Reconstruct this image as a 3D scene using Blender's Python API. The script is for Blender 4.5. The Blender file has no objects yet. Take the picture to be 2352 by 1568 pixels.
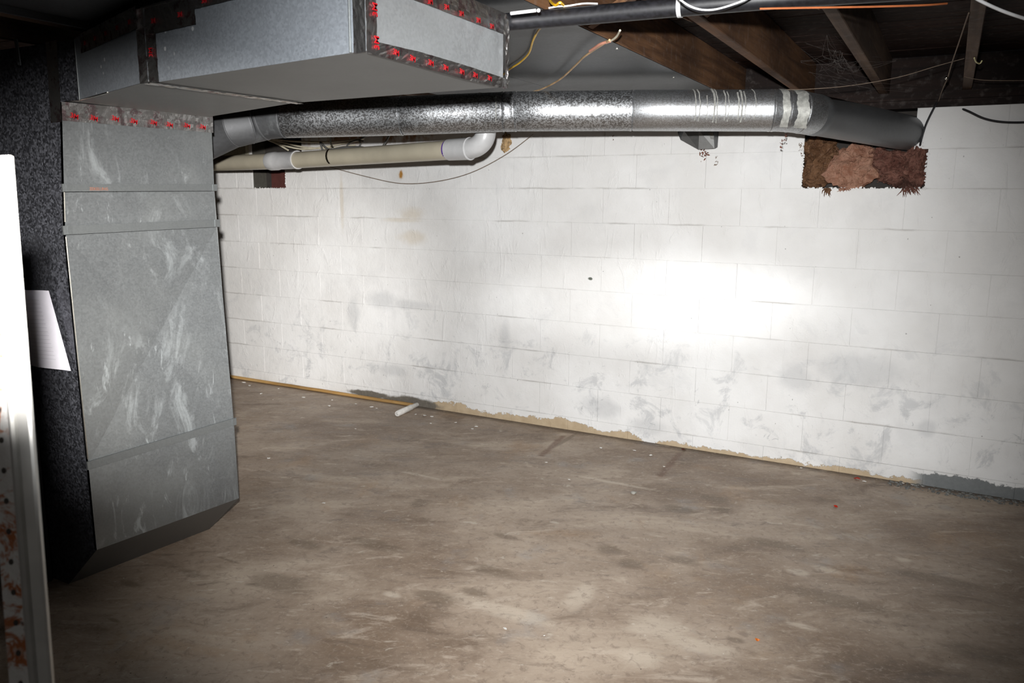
import bpy, bmesh, math, random
from mathutils import Vector, Matrix, noise
random.seed(7)
sc = bpy.context.scene
C = sc.collection
# ---------------------------------------------------------------- camera
PX, PY, F = 1176.0, 784.0, 1828.43
def _d(p): return Vector((p[0]-PX, -(p[1]-PY), -F)).normalized()
ax_x = -_d((-2250., 431.)); ax_y = _d((2185., 462.)); ax_y = (ax_y - ax_x*ax_y.dot(ax_x)).normalized()
ax_z = ax_x.cross(ax_y)
R = Matrix((ax_x, ax_y, ax_z))            # camera -> world
CAM = Vector((0, 0, 1.46))
cd = bpy.data.cameras.new('camera'); cam = bpy.data.objects.new('camera', cd); C.objects.link(cam)
cam.matrix_world = Matrix.Translation(CAM) @ R.to_4x4()
cd.sensor_width = 36; cd.lens = F/2352*36; cd.clip_start = .02
cd.dof.use_dof = True; cd.dof.focus_distance = 3.6; cd.dof.aperture_fstop = 11
sc.camera = cam
def ray(x, y): return R @ Vector((x-PX, -(y-PY), -F))/F
def D(x, y, dep): return CAM + ray(x, y)*dep                       # pixel at an optical depth
def P(x, y, ax, v):                                               # pixel on a world plane
    r = ray(x, y); return CAM + r*((v-CAM[ax])/r[ax])
# ---------------------------------------------------------------- world, lights, exposure
w = bpy.data.worlds.new('world'); sc.world = w; w.use_nodes = True
w.node_tree.nodes['Background'].inputs[0].default_value = (.8, .85, 1, 1)
w.node_tree.nodes['Background'].inputs[1].default_value = .004
sc.view_settings.view_transform = 'Standard'; sc.view_settings.look = 'None'
sc.view_settings.exposure = 0; sc.view_settings.gamma = 1; sc.view_settings.use_curve_mapping = False
def spot(name, loc, target, power, deg, blend, rad, scale=(1, 1, 1), col=(1, 1, 1)):
    l = bpy.data.lights.new(name, 'SPOT'); l.energy = power; l.spot_size = math.radians(deg); l.spot_blend = blend
    l.shadow_soft_size = rad; l.color = col
    o = bpy.data.objects.new(name, l); C.objects.link(o)
    z = (Vector(loc)-Vector(target)).normalized(); x = Vector((0, 0, 1)).cross(z).normalized(); y = z.cross(x)
    m = Matrix((x, y, z)).transposed()
    o.matrix_world = Matrix.Translation(loc) @ m.to_4x4() @ Matrix.Diagonal((*scale, 1))
    return o
W = 4.505
FL = CAM + R @ Vector((-.028, .112, .02))
spot('camera_flash', FL, D(1300, 810, 5), 1010, 71, 1., .018)
TL = CAM + R @ Vector((-.026, .10, .02))
spot('torch', TL, P(1480, 692, 1, W), 360, 8.5, 1.0, .02, (3.6, 1, 1))
spot('torch_spill', TL, P(430, 690, 1, W), 1480, 31, 1.0, .018, (1.25, 1, 1), (1, .965, .93))
def area(name, loc, rot, size, power, col):
    l = bpy.data.lights.new(name, 'AREA'); l.energy = power; l.size = size; l.color = col
    o = bpy.data.objects.new(name, l); C.objects.link(o); o.location = loc; o.rotation_euler = rot; return o
area('fill_light', (.3, -1.0, 1.8), (math.radians(62), 0, math.radians(10)), .5, 3, (1, .95, .9))  # weak soft fill added behind the camera, not a lamp of the basement
# ---------------------------------------------------------------- helpers
def link(o): C.objects.link(o); return o
def tag(o, label=None, cat=None, group=None, kind=None):
    if label: o['label'] = label
    if cat: o['category'] = cat
    if group: o['group'] = group
    if kind: o['kind'] = kind
    return o
def empty(name, loc, label, cat, group=None):
    o = link(bpy.data.objects.new(name, None)); o.location = loc; o.empty_display_size = .05
    return tag(o, label, cat, group)
def obj(name, bm, mat, parent=None, smooth=False):
    me = bpy.data.meshes.new(name); bm.normal_update(); bm.to_mesh(me); bm.free()
    if smooth:
        for p in me.polygons: p.use_smooth = True
        me.set_sharp_from_angle(angle=math.radians(38))
    for m in (mat if isinstance(mat, (list, tuple)) else [mat]): me.materials.append(m)
    o = link(bpy.data.objects.new(name, me))
    if parent is not None: attach(o, parent)
    return o
def attach(o, parent):
    o.parent = parent
    base = Matrix.Identity(4); q = parent; loc = Vector()
    while q is not None: loc += q.location; q = q.parent
    o.location = o.location - loc
def box(bm, lo, hi, mi=0, bev=0):
    lo = Vector(lo); hi = Vector(hi)
    vs = [bm.verts.new((x, y, z)) for x in (lo.x, hi.x) for y in (lo.y, hi.y) for z in (lo.z, hi.z)]
    fs = [bm.faces.new([vs[i] for i in f]) for f in ((0, 1, 3, 2), (4, 6, 7, 5), (0, 4, 5, 1), (2, 3, 7, 6), (0, 2, 6, 4), (1, 5, 7, 3))]
    for f in fs: f.material_index = mi
    if bev:
        es = {e for f in fs for e in f.edges}
        bmesh.ops.bevel(bm, geom=list(es), offset=bev, segments=1, affect='EDGES')
    return vs
def poly(bm, pts, mi=0):
    f = bm.faces.new([bm.verts.new(p) for p in pts]); f.material_index = mi; return f
def solid(bm, pts, n, t, mi=0):
    """a plate: polygon pts extruded by t along n"""
    n = Vector(n).normalized()*t
    a = [bm.verts.new(p) for p in pts]; b = [bm.verts.new(Vector(p)+n) for p in pts]
    k = len(pts)
    bm.faces.new(a); bm.faces.new(b[::-1])
    for i in range(k): bm.faces.new((a[i], b[i], b[(i+1) % k], a[(i+1) % k]))
    bmesh.ops.recalc_face_normals(bm, faces=bm.faces)
def smooth_path(pts, n=6):
    pts = [Vector(p) for p in pts]
    if len(pts) < 3: return pts
    out = []
    for i in range(len(pts)-1):
        p0 = pts[max(i-1, 0)]; p1 = pts[i]; p2 = pts[i+1]; p3 = pts[min(i+2, len(pts)-1)]
        for k in range(n):
            t = k/n
            out.append(.5*((2*p1)+(p2-p0)*t+(2*p0-5*p1+4*p2-p3)*t*t+(3*p1-p0-3*p2+p3)*t**3))
    out.append(pts[-1]); return out
def tube(bm, pts, r, seg=10, cap=True, mi=0):
    pts = [Vector(p) for p in pts]; rs = r if isinstance(r, (list, tuple)) else [r]*len(pts)
    up = None; rings = []
    for i, p in enumerate(pts):
        a = pts[max(i-1, 0)]; b = pts[min(i+1, len(pts)-1)]; t = (b-a).normalized()
        if up is None: up = t.orthogonal().normalized()
        up = (up - t*up.dot(t)).normalized(); s = t.cross(up)
        rings.append([bm.verts.new(p+(up*math.cos(2*math.pi*k/seg)+s*math.sin(2*math.pi*k/seg))*rs[i]) for k in range(seg)])
    for i in range(len(rings)-1):
        for k in range(seg):
            f = bm.faces.new((rings[i][k], rings[i][(k+1) % seg], rings[i+1][(k+1) % seg], rings[i+1][k])); f.material_index = mi
    if cap:
        bm.faces.new(rings[0][::-1]).material_index = mi; bm.faces.new(rings[-1]).material_index = mi
def cable(name, pts, r, mat, label=None, cat=None, group=None, parent=None, sm=6, seg=8):
    bm = bmesh.new(); tube(bm, smooth_path(pts, sm), r, seg)
    o = obj(name, bm, mat, parent, True)
    return tag(o, label, cat, group)
# ---------------------------------------------------------------- materials
class NT:
    def __init__(s, name):
        s.m = bpy.data.materials.new(name); s.m.use_nodes = True; s.t = s.m.node_tree; s.n = s.t.nodes
        s.b = s.n['Principled BSDF']; s.geo = s.new('ShaderNodeNewGeometry')
        s.pos = s.geo.outputs['Position']
    def new(s, t, **k):
        n = s.n.new(t)
        for a, v in k.items(): setattr(n, a, v)
        return n
    def put(s, sock, v):
        if isinstance(v, bpy.types.NodeSocket): s.t.links.new(v, sock)
        elif isinstance(v, (tuple, list)) and len(v) == 3 and sock.type == 'RGBA': sock.default_value = (*v, 1)
        else: sock.default_value = v
    def math(s, op, a, b=0., c=0.):
        n = s.new('ShaderNodeMath', operation=op)
        for i, v in enumerate((a, b, c)): s.put(n.inputs[i], v)
        return n.outputs[0]
    def vm(s, op, a, b=(0, 0, 0)):
        n = s.new('ShaderNodeVectorMath', operation=op); s.put(n.inputs[0], a); s.put(n.inputs[1], b)
        return n.outputs['Value'] if op in ('LENGTH', 'DISTANCE', 'DOT_PRODUCT') else n.outputs[0]
    def noise(s, scale, detail=4, rough=.55, vec=None, stretch=None, dist=0.):
        n = s.new('ShaderNodeTexNoise'); v = vec or s.pos
        if stretch: v = s.vm('MULTIPLY', v, stretch)
        s.put(n.inputs['Vector'], v); n.inputs['Scale'].default_value = scale; n.inputs['Detail'].default_value = detail
        n.inputs['Roughness'].default_value = rough; n.inputs['Distortion'].default_value = dist
        return n.outputs['Fac']
    def vor(s, scale, feature='F1', vec=None, stretch=None):
        n = s.new('ShaderNodeTexVoronoi', feature=feature); v = vec or s.pos
        if stretch: v = s.vm('MULTIPLY', v, stretch)
        s.put(n.inputs['Vector'], v); n.inputs['Scale'].default_value = scale
        return n
    def ss(s, v, a, b, lo=0., hi=1.):
        n = s.new('ShaderNodeMapRange', interpolation_type='SMOOTHSTEP'); s.put(n.inputs[0], v)
        for i, q in enumerate((a, b, lo, hi)): s.put(n.inputs[i+1], q)
        return n.outputs[0]
    def mix(s, f, a, b, mode='MIX'):
        n = s.new('ShaderNodeMix', data_type='RGBA', blend_type=mode)
        s.put(n.inputs[0], f); s.put(n.inputs[6], a); s.put(n.inputs[7], b); return n.outputs[2]
    def xyz(s):
        n = s.new('ShaderNodeSeparateXYZ'); s.put(n.inputs[0], s.pos); return n.outputs
    def bump(s, h, strength=.3, dist=.01, prev=None):
        n = s.new('ShaderNodeBump'); s.put(n.inputs['Height'], h); n.inputs['Strength'].default_value = strength
        n.inputs['Distance'].default_value = dist
        if prev: s.put(n.inputs['Normal'], prev)
        s.put(s.b.inputs['Normal'], n.outputs[0]); return n.outputs[0]
    def blob(s, c, r, wob=0., wn=None, soft=.5):
        """soft ellipse mask round world point c, radii r"""
        v = s.vm('SUBTRACT', s.pos, tuple(c)); v = s.vm('MULTIPLY', v, tuple(1/max(q, 1e-4) for q in r))
        l = s.vm('LENGTH', v)
        if wn is not None: l = s.math('ADD', l, s.math('MULTIPLY', s.math('SUBTRACT', wn, .5), wob))
        return s.ss(l, 1-soft, 1+soft*.4, 1., 0.)
    def mx(s, *a):
        r = a[0]
        for q in a[1:]: r = s.math('MAXIMUM', r, q)
        return r
    def set(s, **k):
        for a, v in k.items(): s.put(s.b.inputs[a.replace('_', ' ')], v)
        return s.m
def plain(name, col, rough=.5, metal=0., var=.12, sc_=30, bmp=0.1):
    n = NT(name); f = n.noise(sc_, 4)
    c = n.mix(n.ss(f, .3, .7), tuple(q*(1-var) for q in col), tuple(min(1, q*(1+var)) for q in col))
    if bmp: n.bump(f, bmp, .002)
    return n.set(Base_Color=c, Roughness=rough, Metallic=metal)

# painted block wall ---------------------------------------------------
def wall_mat():
    n = NT('painted_block'); x, y, z = n.xyz()
    big = n.noise(1.3, 4, .6); mid = n.noise(7, 5, .65); fine = n.noise(45, 4, .7); med = n.noise(3.2, 3)
    col = n.mix(n.ss(big, .3, .72), (.66, .65, .63), (.80, .80, .79))
    col = n.mix(n.math('MULTIPLY', n.ss(n.noise(4.3, 5, .65, dist=.4), .52, .70), .22), col, (.55, .55, .55))
    # grey scuffs where paint is thin, denser low on the wall
    low = n.ss(z, 1.05, .25)
    sc1 = n.ss(n.noise(5.5, 6, .72, dist=.6), .53, .66)
    col = n.mix(n.math('MULTIPLY', n.math('MULTIPLY', sc1, low), .55), col, (.42, .43, .44))
    sc2 = n.ss(n.noise(16, 5, .7, dist=1.2, stretch=(1, 1, .8)), .63, .70)
    col = n.mix(n.math('MULTIPLY', n.math('MULTIPLY', sc2, n.ss(z, .8, .1)), .6), col, (.33, .34, .35))
    # named smudges
    cs = []
    for (px, py, rx, rz) in ((812, 712, .06, .11), (880, 690, .16, .07), (940, 700, .22, .04), (900, 850, .14, .05), (1160, 770, .05, .12),
                             (1375, 935, .16, .07), (1490, 980, .14, .06), (1980, 850, .25, .10), (1830, 870, .10, .08), (840, 905, .14, .04), (2130, 985, .05, .06)):
        c = P(px, py, 1, W); cs.append(n.blob(c, (rx, 9, rz), 1.1, mid, .6))
    col = n.mix(n.math('MULTIPLY', n.mx(*cs), .34), col, (.36, .37, .38))
    # tan damp stains
    cs = []
    for (px, py, rx, rz) in ((948, 545, .13, .05), (945, 492, .13, .06), (925, 505, .2, .02), (785, 460, .02, .2), (921, 402, .03, .03)):
        c = P(px, py, 1, W); cs.append(n.blob(c, (rx, 9, rz), 1.3, mid, .7))
    col = n.mix(n.math('MULTIPLY', n.mx(*cs), .30), col, (.50, .38, .20))
    # rust at the wall top
    rt = n.math('MULTIPLY', n.ss(z, 1.80, 1.86), n.math('MULTIPLY', n.ss(x, -4.25, -4.1), n.ss(x, -2.95, -3.15)))
    rt = n.math('MULTIPLY', rt, n.ss(n.noise(9, 6, .7, stretch=(1, 1, .5)), .46, .60))
    col = n.mix(n.math('MULTIPLY', rt, .85), col, (.30, .13, .035))
    c = P(921, 401, 1, W); col = n.mix(n.blob(c, (.018, 9, .03), 1.2, fine, .5), col, (.42, .21, .05))
    # dark pinholes / flecks
    fl = n.ss(n.vor(6.5).outputs['Distance'], .030, .018)
    fl2 = n.ss(n.vor(17, stretch=(1, 1, .6)).outputs['Distance'], .06, .03)
    col = n.mix(n.math('MULTIPLY', n.mx(fl, n.math('MULTIPLY', fl2, n.ss(med, .5, .62))), .55), col, (.12, .11, .10))
    c = P(1356, 640, 1, W); col = n.mix(n.blob(c, (.016, 9, .010), .8, fine, .4), col, (.10, .11, .09))
    # grime in mortar joints, patchy
    for zz in SEAMS[1:-1]:
        d = n.math('ABSOLUTE', n.math('SUBTRACT', z, n.math('ADD', zz, n.math('MULTIPLY', n.math('SUBTRACT', mid, .5), .02))))
        g = n.math('MULTIPLY', n.ss(d, .009, .0), n.ss(n.noise(2.3, 3, .6), .50, .66)); 
        col = n.mix(n.math('MULTIPLY', g, .42), col, (.30, .28, .25))
    # peeled strip at the foot of the wall: beige, then bare grey block at the right
    edge = n.math('ADD', z, n.math('MULTIPLY', n.math('SUBTRACT', n.noise(3.2, 7, .72), .5), -.24))
    peel = n.math('MULTIPLY', n.ss(edge, .036, .029), n.ss(x, -3.2, -3.1))
    peel = n.math('MULTIPLY', peel, n.ss(x, .10, -.05))
    col = n.mix(peel, col, n.mix(n.noise(12, 4), (.33, .24, .14), (.58, .47, .33)))
    bare = n.math('MULTIPLY', n.ss(edge, .085, .075), n.ss(x, -.08, .02))
    col = n.mix(bare, col, n.mix(fine, (.13, .14, .14), (.22, .23, .23)))
    c = P(940, 925, 1, W); e2 = n.blob(c, (.30, 9, .05), .9, mid, .25); e3 = n.blob(P(850, 905, 1, W), (.22, 9, .028), 1.2, mid, .3)
    col = n.mix(n.mx(e2, e3), col, n.mix(fine, (.10, .09, .075), (.19, .17, .14)))
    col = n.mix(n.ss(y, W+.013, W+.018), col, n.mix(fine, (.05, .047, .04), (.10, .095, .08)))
    h = n.math('ADD', n.math('MULTIPLY', mid, .6), n.math('MULTIPLY', n.noise(22, 6, .7, dist=.4), .35))
    h = n.math('ADD', h, n.math('MULTIPLY', n.noise(120, 3), .06))
    h = n.math('SUBTRACT', h, n.math('MULTIPLY', n.mx(bare, peel), .35))
    h = n.math('ADD', h, n.math('MULTIPLY', n.ss(n.noise(11, 5, .7, stretch=(1, 1, .35), dist=.8), .55, .7), .22))
    n.bump(h, .55, .012)
    return n.set(Base_Color=col, Roughness=.62, Specular_IOR_Level=.25)
SEAMS = [0, .085, .29, .493, .70, .905, 1.11, 1.316, 1.521, 1.712, 1.909]

def floor_mat():
    n = NT('stained_concrete'); x, y, z = n.xyz()
    S = (1, 1, 0)
    # streaks run roughly along the picture's horizontal
    rot = n.new('ShaderNodeVectorRotate', rotation_type='Z_AXIS'); n.put(rot.inputs['Vector'], n.pos); rot.inputs['Angle'].default_value = math.radians(-28)
    rv = rot.outputs[0]
    a = n.noise(1.1, 6, .62); b = n.noise(2.6, 6, .65, vec=rv, stretch=(.55, 1.3, 1), dist=.5); c = n.noise(9, 6, .7, vec=rv, stretch=(.5, 1.3, 1), dist=.7)
    d = n.noise(60, 4, .7); iso = n.noise(14, 4, .6)
    col = n.mix(n.ss(a, .36, .64), (.205, .145, .10), (.36, .285, .22))
    col = n.mix(n.math('MULTIPLY', n.ss(b, .48, .72), .75), col, (.47, .385, .30))
    col = n.mix(n.math('MULTIPLY', n.ss(b, .47, .30), .8), col, (.135, .092, .062))
    col = n.mix(n.math('MULTIPLY', n.ss(c, .54, .70), .65), col, (.50, .42, .34))
    col = n.mix(n.math('MULTIPLY', n.ss(c, .44, .30), .6), col, (.11, .077, .055))
    col = n.mix(n.math('MULTIPLY', n.ss(n.noise(3.7, 5, .6), .58, .72), .35), col, (.25, .255, .26))
    col = n.mix(n.math('MULTIPLY', n.ss(n.noise(2.1, 5, .6, dist=.5), .56, .70), .35), col, (.33, .20, .10))
    dark = []
    for (px, py, rx, ry) in ((262, 1424, .035, .010), (525, 1286, .07, .010), (945, 1007, .012, .03), (440, 1318, .08, .03), (700, 1250, .10, .04), (1000, 1370, .10, .05), (860, 1250, .18, .05), (300, 1340, .06, .02), (1090, 1360, .07, .03), (2150, 1330, .2, .05), (1780, 1250, .15, .05), (1162, 1232, .07, .03), (1450, 1295, .06, .05), (1570, 1288, .08, .04), (965, 1155, .05, .07), (1640, 1145, .08, .06),
                             (1660, 1170, .06, .04), (1690, 1470, .03, .02), (2250, 1500, .12, .06), (1930, 1380, .25, .06), (1400, 1262, .06, .05),
                             (1130, 1310, .12, .05), (640, 1340, .15, .07), (1560, 1170, .10, .05), (1300, 1010, .02, .2)):
        p = P(px, py, 2, 0); dark.append(n.blob(p, (rx, ry, 9), .9, c, .5))
    col = n.mix(n.math('MULTIPLY', n.mx(*dark), .55), col, (.12, .085, .055))
    # rust streaks near the wall
    for (a0, a1, r) in (((1560, 1042), (1517, 1092), .016), ((1292, 1003), (1245, 1045), .014)):
        p, q = P(*a0, 2, 0), P(*a1, 2, 0); m = []
        for k in range(16): m.append(n.blob(p.lerp(q, k/15), (.024, .024, 9), 1.1, iso, .7))
        col = n.mix(n.math('MULTIPLY', n.mx(*m), .7), col, (.12, .055, .03))
    # floor colour darkens towards the wall foot
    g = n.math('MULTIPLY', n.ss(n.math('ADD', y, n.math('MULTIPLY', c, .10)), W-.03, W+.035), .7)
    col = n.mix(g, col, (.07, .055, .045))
    # light scraped patches
    lt = []
    for (px, py, rx, ry) in ((1510, 1440, .12, .10), (1600, 1480, .16, .05), (1330, 1370, .05, .12), (1900, 1308, .06, .03), (1830, 1313, .05, .03), (1465, 1510, .08, .06), (900, 1365, .04, .02),
                             (1150, 1400, .25, .05), (1850, 1440, .06, .02), (2075, 1285, .03, .03), (1420, 1110, .25, .02), (960, 1090, .15, .02)):
        p = P(px, py, 2, 0); lt.append(n.blob(p, (rx, ry, 9), 1.6, c, .6))
    col = n.mix(n.math('MULTIPLY', n.mx(*lt), .42), col, (.62, .54, .44))
    # specks
    v = n.vor(22); col = n.mix(n.math('MULTIPLY', n.ss(v.outputs['Distance'], .07, .04), n.ss(n.noise(3, 2), .5, .6)), col, (.06, .045, .035))
    v = n.vor(15.3); col = n.mix(n.math('MULTIPLY', n.ss(v.outputs['Distance'], .045, .03), n.ss(n.noise(2.3, 2), .5, .6)), col, (.66, .62, .56))
    col = n.mix(n.math('MULTIPLY', n.ss(d, .50, .72), .40), col, (.46, .39, .31))
    col = n.mix(n.math('MULTIPLY', n.ss(n.noise(28, 6, .75, dist=.6), .50, .34), .45), col, (.14, .10, .075))
    col = n.mix(n.math('MULTIPLY', n.ss(n.noise(19, 6, .7, vec=rv, stretch=(.6, 1.2, 1), dist=.8), .60, .70), .5), col, (.56, .50, .42))
    n.bump(n.math('ADD', n.math('MULTIPLY', b, .5), n.math('ADD', n.math('MULTIPLY', c, .4), n.math('MULTIPLY', d, .12))), .35, .012)
    return n.set(Base_Color=col, Roughness=n.ss(c, .3, .7, .42, .62), Specular_IOR_Level=.35)

def galv(name, base=(.50, .52, .54), rough=.45, metal=.75, spang=.25, scale=140, smear=0., lime=0.):
    n = NT(name)
    v = n.vor(scale); h = n.new('ShaderNodeSeparateColor'); n.put(h.inputs[0], v.outputs['Color']); cell = h.outputs[0]
    v2 = n.noise(scale*.8, 3, .6)
    c0 = tuple(q*(1-spang) for q in base); c1 = tuple(min(1, q*(1+spang)) for q in base)
    col = n.mix(cell, c0, c1)
    r = n.math('ADD', n.math('MULTIPLY', n.math('SUBTRACT', cell, .5), spang*.9), rough)
    r = n.math('ADD', r, n.math('MULTIPLY', n.math('SUBTRACT', n.noise(4, 4), .5), .12))
    met = metal
    if smear:
        s1 = n.math('MULTIPLY', n.ss(n.noise(7, 6, .72, stretch=(1, 1, .5), dist=1.4), .50, .68), .75)
        s1 = n.math('MULTIPLY', s1, n.ss(n.noise(2.2, 2), .40, .60))
        s3 = n.math('MULTIPLY', n.ss(n.noise(22, 5, .7, stretch=(1, 1, .3), dist=1.2), .58, .70), n.ss(n.noise(4.1, 2), .48, .6))
        s1 = n.mx(s1, s3)
        col = n.mix(n.math('MULTIPLY', s1, smear), col, (.46, .50, .51))
        s2 = n.ss(n.noise(1.9, 3, .6), .45, .7)
        col = n.mix(n.math('MULTIPLY', s2, .25), col, (.36, .38, .37))
        met = n.math('SUBTRACT', metal, n.math('MULTIPLY', s1, .35*smear))
    if lime:
        sp = n.math('MULTIPLY', n.ss(n.vor(24).outputs['Distance'], .16, .10), n.ss(n.noise(5, 3), .55, .65))
        col = n.mix(n.math('MULTIPLY', sp, lime), col, (.85, .87, .88))
    n.bump(n.math('ADD', n.math('MULTIPLY', cell, .3), n.math('MULTIPLY', n.noise(5, 3), 1.5)), .06, .004)
    return n.set(Base_Color=col, Roughness=r, Metallic=met)

def wood_mat(name, base, dark, axis=1, rough=.75):
    n = NT(name); st = [14., 14., 14.]; st[axis] = .8
    g = n.noise(2.2, 6, .65, stretch=tuple(st), dist=.6); b = n.noise(1.5, 4); f = n.noise(30, 3)
    col = n.mix(n.ss(g, .3, .7), dark, base)
    col = n.mix(n.math('MULTIPLY', n.ss(b, .42, .68), .6), col, tuple(q*.45 for q in dark))
    col = n.mix(n.math('MULTIPLY', n.ss(f, .5, .8), .15), col, (.30, .27, .25))
    n.bump(g, .3, .004)
    return n.set(Base_Color=col, Roughness=rough, Specular_IOR_Level=.2)

M = {}
M['wall'] = wall_mat(); M['floor'] = floor_mat()
M['mortar'] = M['wall']
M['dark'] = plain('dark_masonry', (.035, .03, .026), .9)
M['brown'] = wood_mat('joist_wood', (.17, .085, .04), (.07, .034, .018), 1)
M['joist_grey'] = wood_mat('joist_wood_weathered', (.15, .095, .062), (.07, .043, .03), 1)
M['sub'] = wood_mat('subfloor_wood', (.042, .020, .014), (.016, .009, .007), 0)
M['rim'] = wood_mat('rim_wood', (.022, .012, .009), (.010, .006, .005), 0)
M['side'] = plain('basement_side_wall', (.10, .095, .09), .85)
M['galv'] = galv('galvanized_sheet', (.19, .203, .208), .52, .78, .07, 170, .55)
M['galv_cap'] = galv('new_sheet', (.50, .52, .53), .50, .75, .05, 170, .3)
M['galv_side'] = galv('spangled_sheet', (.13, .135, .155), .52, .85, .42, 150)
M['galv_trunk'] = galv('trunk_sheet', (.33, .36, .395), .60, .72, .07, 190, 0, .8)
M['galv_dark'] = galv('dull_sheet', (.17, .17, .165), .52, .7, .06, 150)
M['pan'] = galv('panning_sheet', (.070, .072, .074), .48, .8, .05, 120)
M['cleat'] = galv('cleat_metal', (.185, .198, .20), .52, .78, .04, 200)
def pipe_mat(name, spang, rough, scale):
    n = NT(name)
    v = n.vor(scale); h = n.new('ShaderNodeSeparateColor'); n.put(h.inputs[0], v.outputs['Color']); cell = h.outputs[0]
    big = n.noise(scale*.45, 4, .7)
    col = n.mix(n.ss(n.math('ADD', n.math('MULTIPLY', cell, .5), n.math('MULTIPLY', big, .5)), .35, .65), tuple(.42*(1-spang) for _ in range(3)), (.50, .515, .53))
    n.bump(n.math('ADD', n.math('MULTIPLY', cell, .5), big), .15*spang/.4+.02, .003)
    return n.set(Base_Color=col, Roughness=n.math('ADD', rough, n.math('MULTIPLY', n.math('SUBTRACT', cell, .5), spang*.5)), Metallic=.92)
M['pipe'] = pipe_mat('pipe_spangled', .38, .43, 190)
M['pipe_fine'] = pipe_mat('pipe_fine_grain', .10, .42, 260)
M['elbow_dark'] = galv('elbow_dark', (.10, .103, .108), .62, .55, .06, 110, .25)
M['pipe_dull'] = galv('pipe_dull', (.20, .205, .21), .5, .8, .05, 100)
def tape_mat():
    n = NT('foil_tape')
    c1 = n.noise(18, 5, .7, dist=1.5); c2 = n.noise(70, 4, .6, dist=1.)
    col = n.mix(n.ss(n.noise(26, 5, .7, stretch=(1, 1, 1.)), .52, .62), (.62, .61, .60), (.40, .30, .31))
    n.bump(n.math('ADD', c1, n.math('MULTIPLY', c2, .25)), .30, .008)
    return n.set(Base_Color=col, Roughness=.34, Metallic=1.)
M['tape'] = tape_mat()
M['red'] = plain('red_print', (.34, .006, .010), .4, 0, .1, 30, 0)
M['orange_print'] = plain('faded_orange_print', (.20, .085, .055), .6, 0, .1, 30, 0)
M['pvc'] = plain('aged_pvc', (.38, .345, .265), .36, 0, .06, 9, 0)
M['pvc_white'] = plain('white_pvc', (.42, .42, .42), .32, 0, .06, 20, .03)
M['purple'] = plain('purple_primer', (.07, .02, .22), .4, 0)
M['black_pipe'] = plain('black_plastic', (.008, .008, .010), .48, 0, .5, 90, .06)
M['black_cable'] = plain('black_rubber', (.012, .012, .014), .5)
M['white_cable'] = plain('white_cable', (.80, .80, .80), .4)
M['yellow'] = plain('yellow_cable', (.68, .40, .012), .4)
M['tan'] = plain('tan_cable', (.50, .33, .17), .5, 0, .35, 14)
M['pink'] = plain('pinkish_cable', (.55, .25, .17), .5)
M['orange'] = plain('orange_cable', (.40, .12, .04), .45)
M['cream'] = plain('cream_cable', (.62, .57, .44), .5)
M['grey_cable'] = plain('grey_cable', (.10, .10, .095), .5)
M['string'] = plain('dusty_string', (.20, .15, .11), .9)
M['strap'] = plain('steel_strap', (.6, .58, .52), .25, 1.)
M['paper'] = plain('white_paper', (.42, .41, .45), .7, 0, .03, 30, 0)
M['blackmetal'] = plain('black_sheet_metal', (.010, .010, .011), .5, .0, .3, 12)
M['cream_board'] = plain('cream_board', (.42, .40, .30), .7)
M['foam'] = plain('tan_foam', (.36, .24, .12), .9, 0, .4, 60, .8)
M['leafred'] = plain('red_leaf', (.60, .035, .012), .4)
M['leaforange'] = plain('orange_leaf', (.70, .20, .02), .5)
M['chip'] = plain('paint_chip', (.74, .72, .68), .6)
M['rustbits'] = plain('rusty_debris', (.12, .035, .018), .8, 0, .5, 80)
M['strip'] = wood_mat('tan_strip', (.60, .40, .17), (.40, .22, .07), 0, .6)
M['sealant'] = plain('grey_sealant', (.40, .40, .37), .45, 0.2, .25, 60, .2)
M['web'] = plain('cobweb', (.065, .055, .05), .9)
def insul(name, a, b, c):
    n = NT(name); f = n.noise(16, 6, .75, dist=1.); g = n.noise(70, 5, .8); h = n.noise(5, 3)
    col = n.mix(n.ss(f, .35, .65), a, b); col = n.mix(n.math('MULTIPLY', n.ss(h, .5, .7), .75), col, c)
    col = n.mix(n.math('MULTIPLY', n.ss(g, .5, .8), .3), col, (.75, .55, .42))
    col = n.mix(n.math('MULTIPLY', n.ss(n.noise(34, 5, .8, dist=1.5), .50, .36), .6), col, c)
    n.bump(n.math('ADD', f, n.math('MULTIPLY', g, .7)), 1., .02)
    return n.set(Base_Color=col, Roughness=.95, Specular_IOR_Level=.1)
M['ins_brown'] = insul('insulation_brown', (.13, .062, .03), (.26, .14, .075), (.045, .024, .014))
M['ins_pink'] = insul('insulation_pink', (.36, .16, .10), (.58, .33, .23), (.24, .13, .08))
M['ins_dark'] = insul('insulation_dark', (.15, .06, .045), (.33, .16, .12), (.035, .024, .02))
def rust_paint():
    n = NT('rusty_painted_steel'); f = n.noise(30, 6, .75, dist=1.); g = n.noise(90, 5, .7)
    x, y, z = n.xyz()
    col = n.mix(n.ss(f, .50, .58), (.52, .52, .51), (.30, .10, .035))
    col = n.mix(n.math('MULTIPLY', n.ss(n.noise(24, 4, .7), .60, .68), .9), col, (.05, .03, .025))
    n.bump(n.math('ADD', f, g), .35, .003)
    return n.set(Base_Color=col, Roughness=.5, Metallic=.25)
M['post'] = rust_paint()
M['post_clean'] = plain('galvanized_post', (.60, .60, .58), .42, .6, .08, 25, .1)

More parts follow.
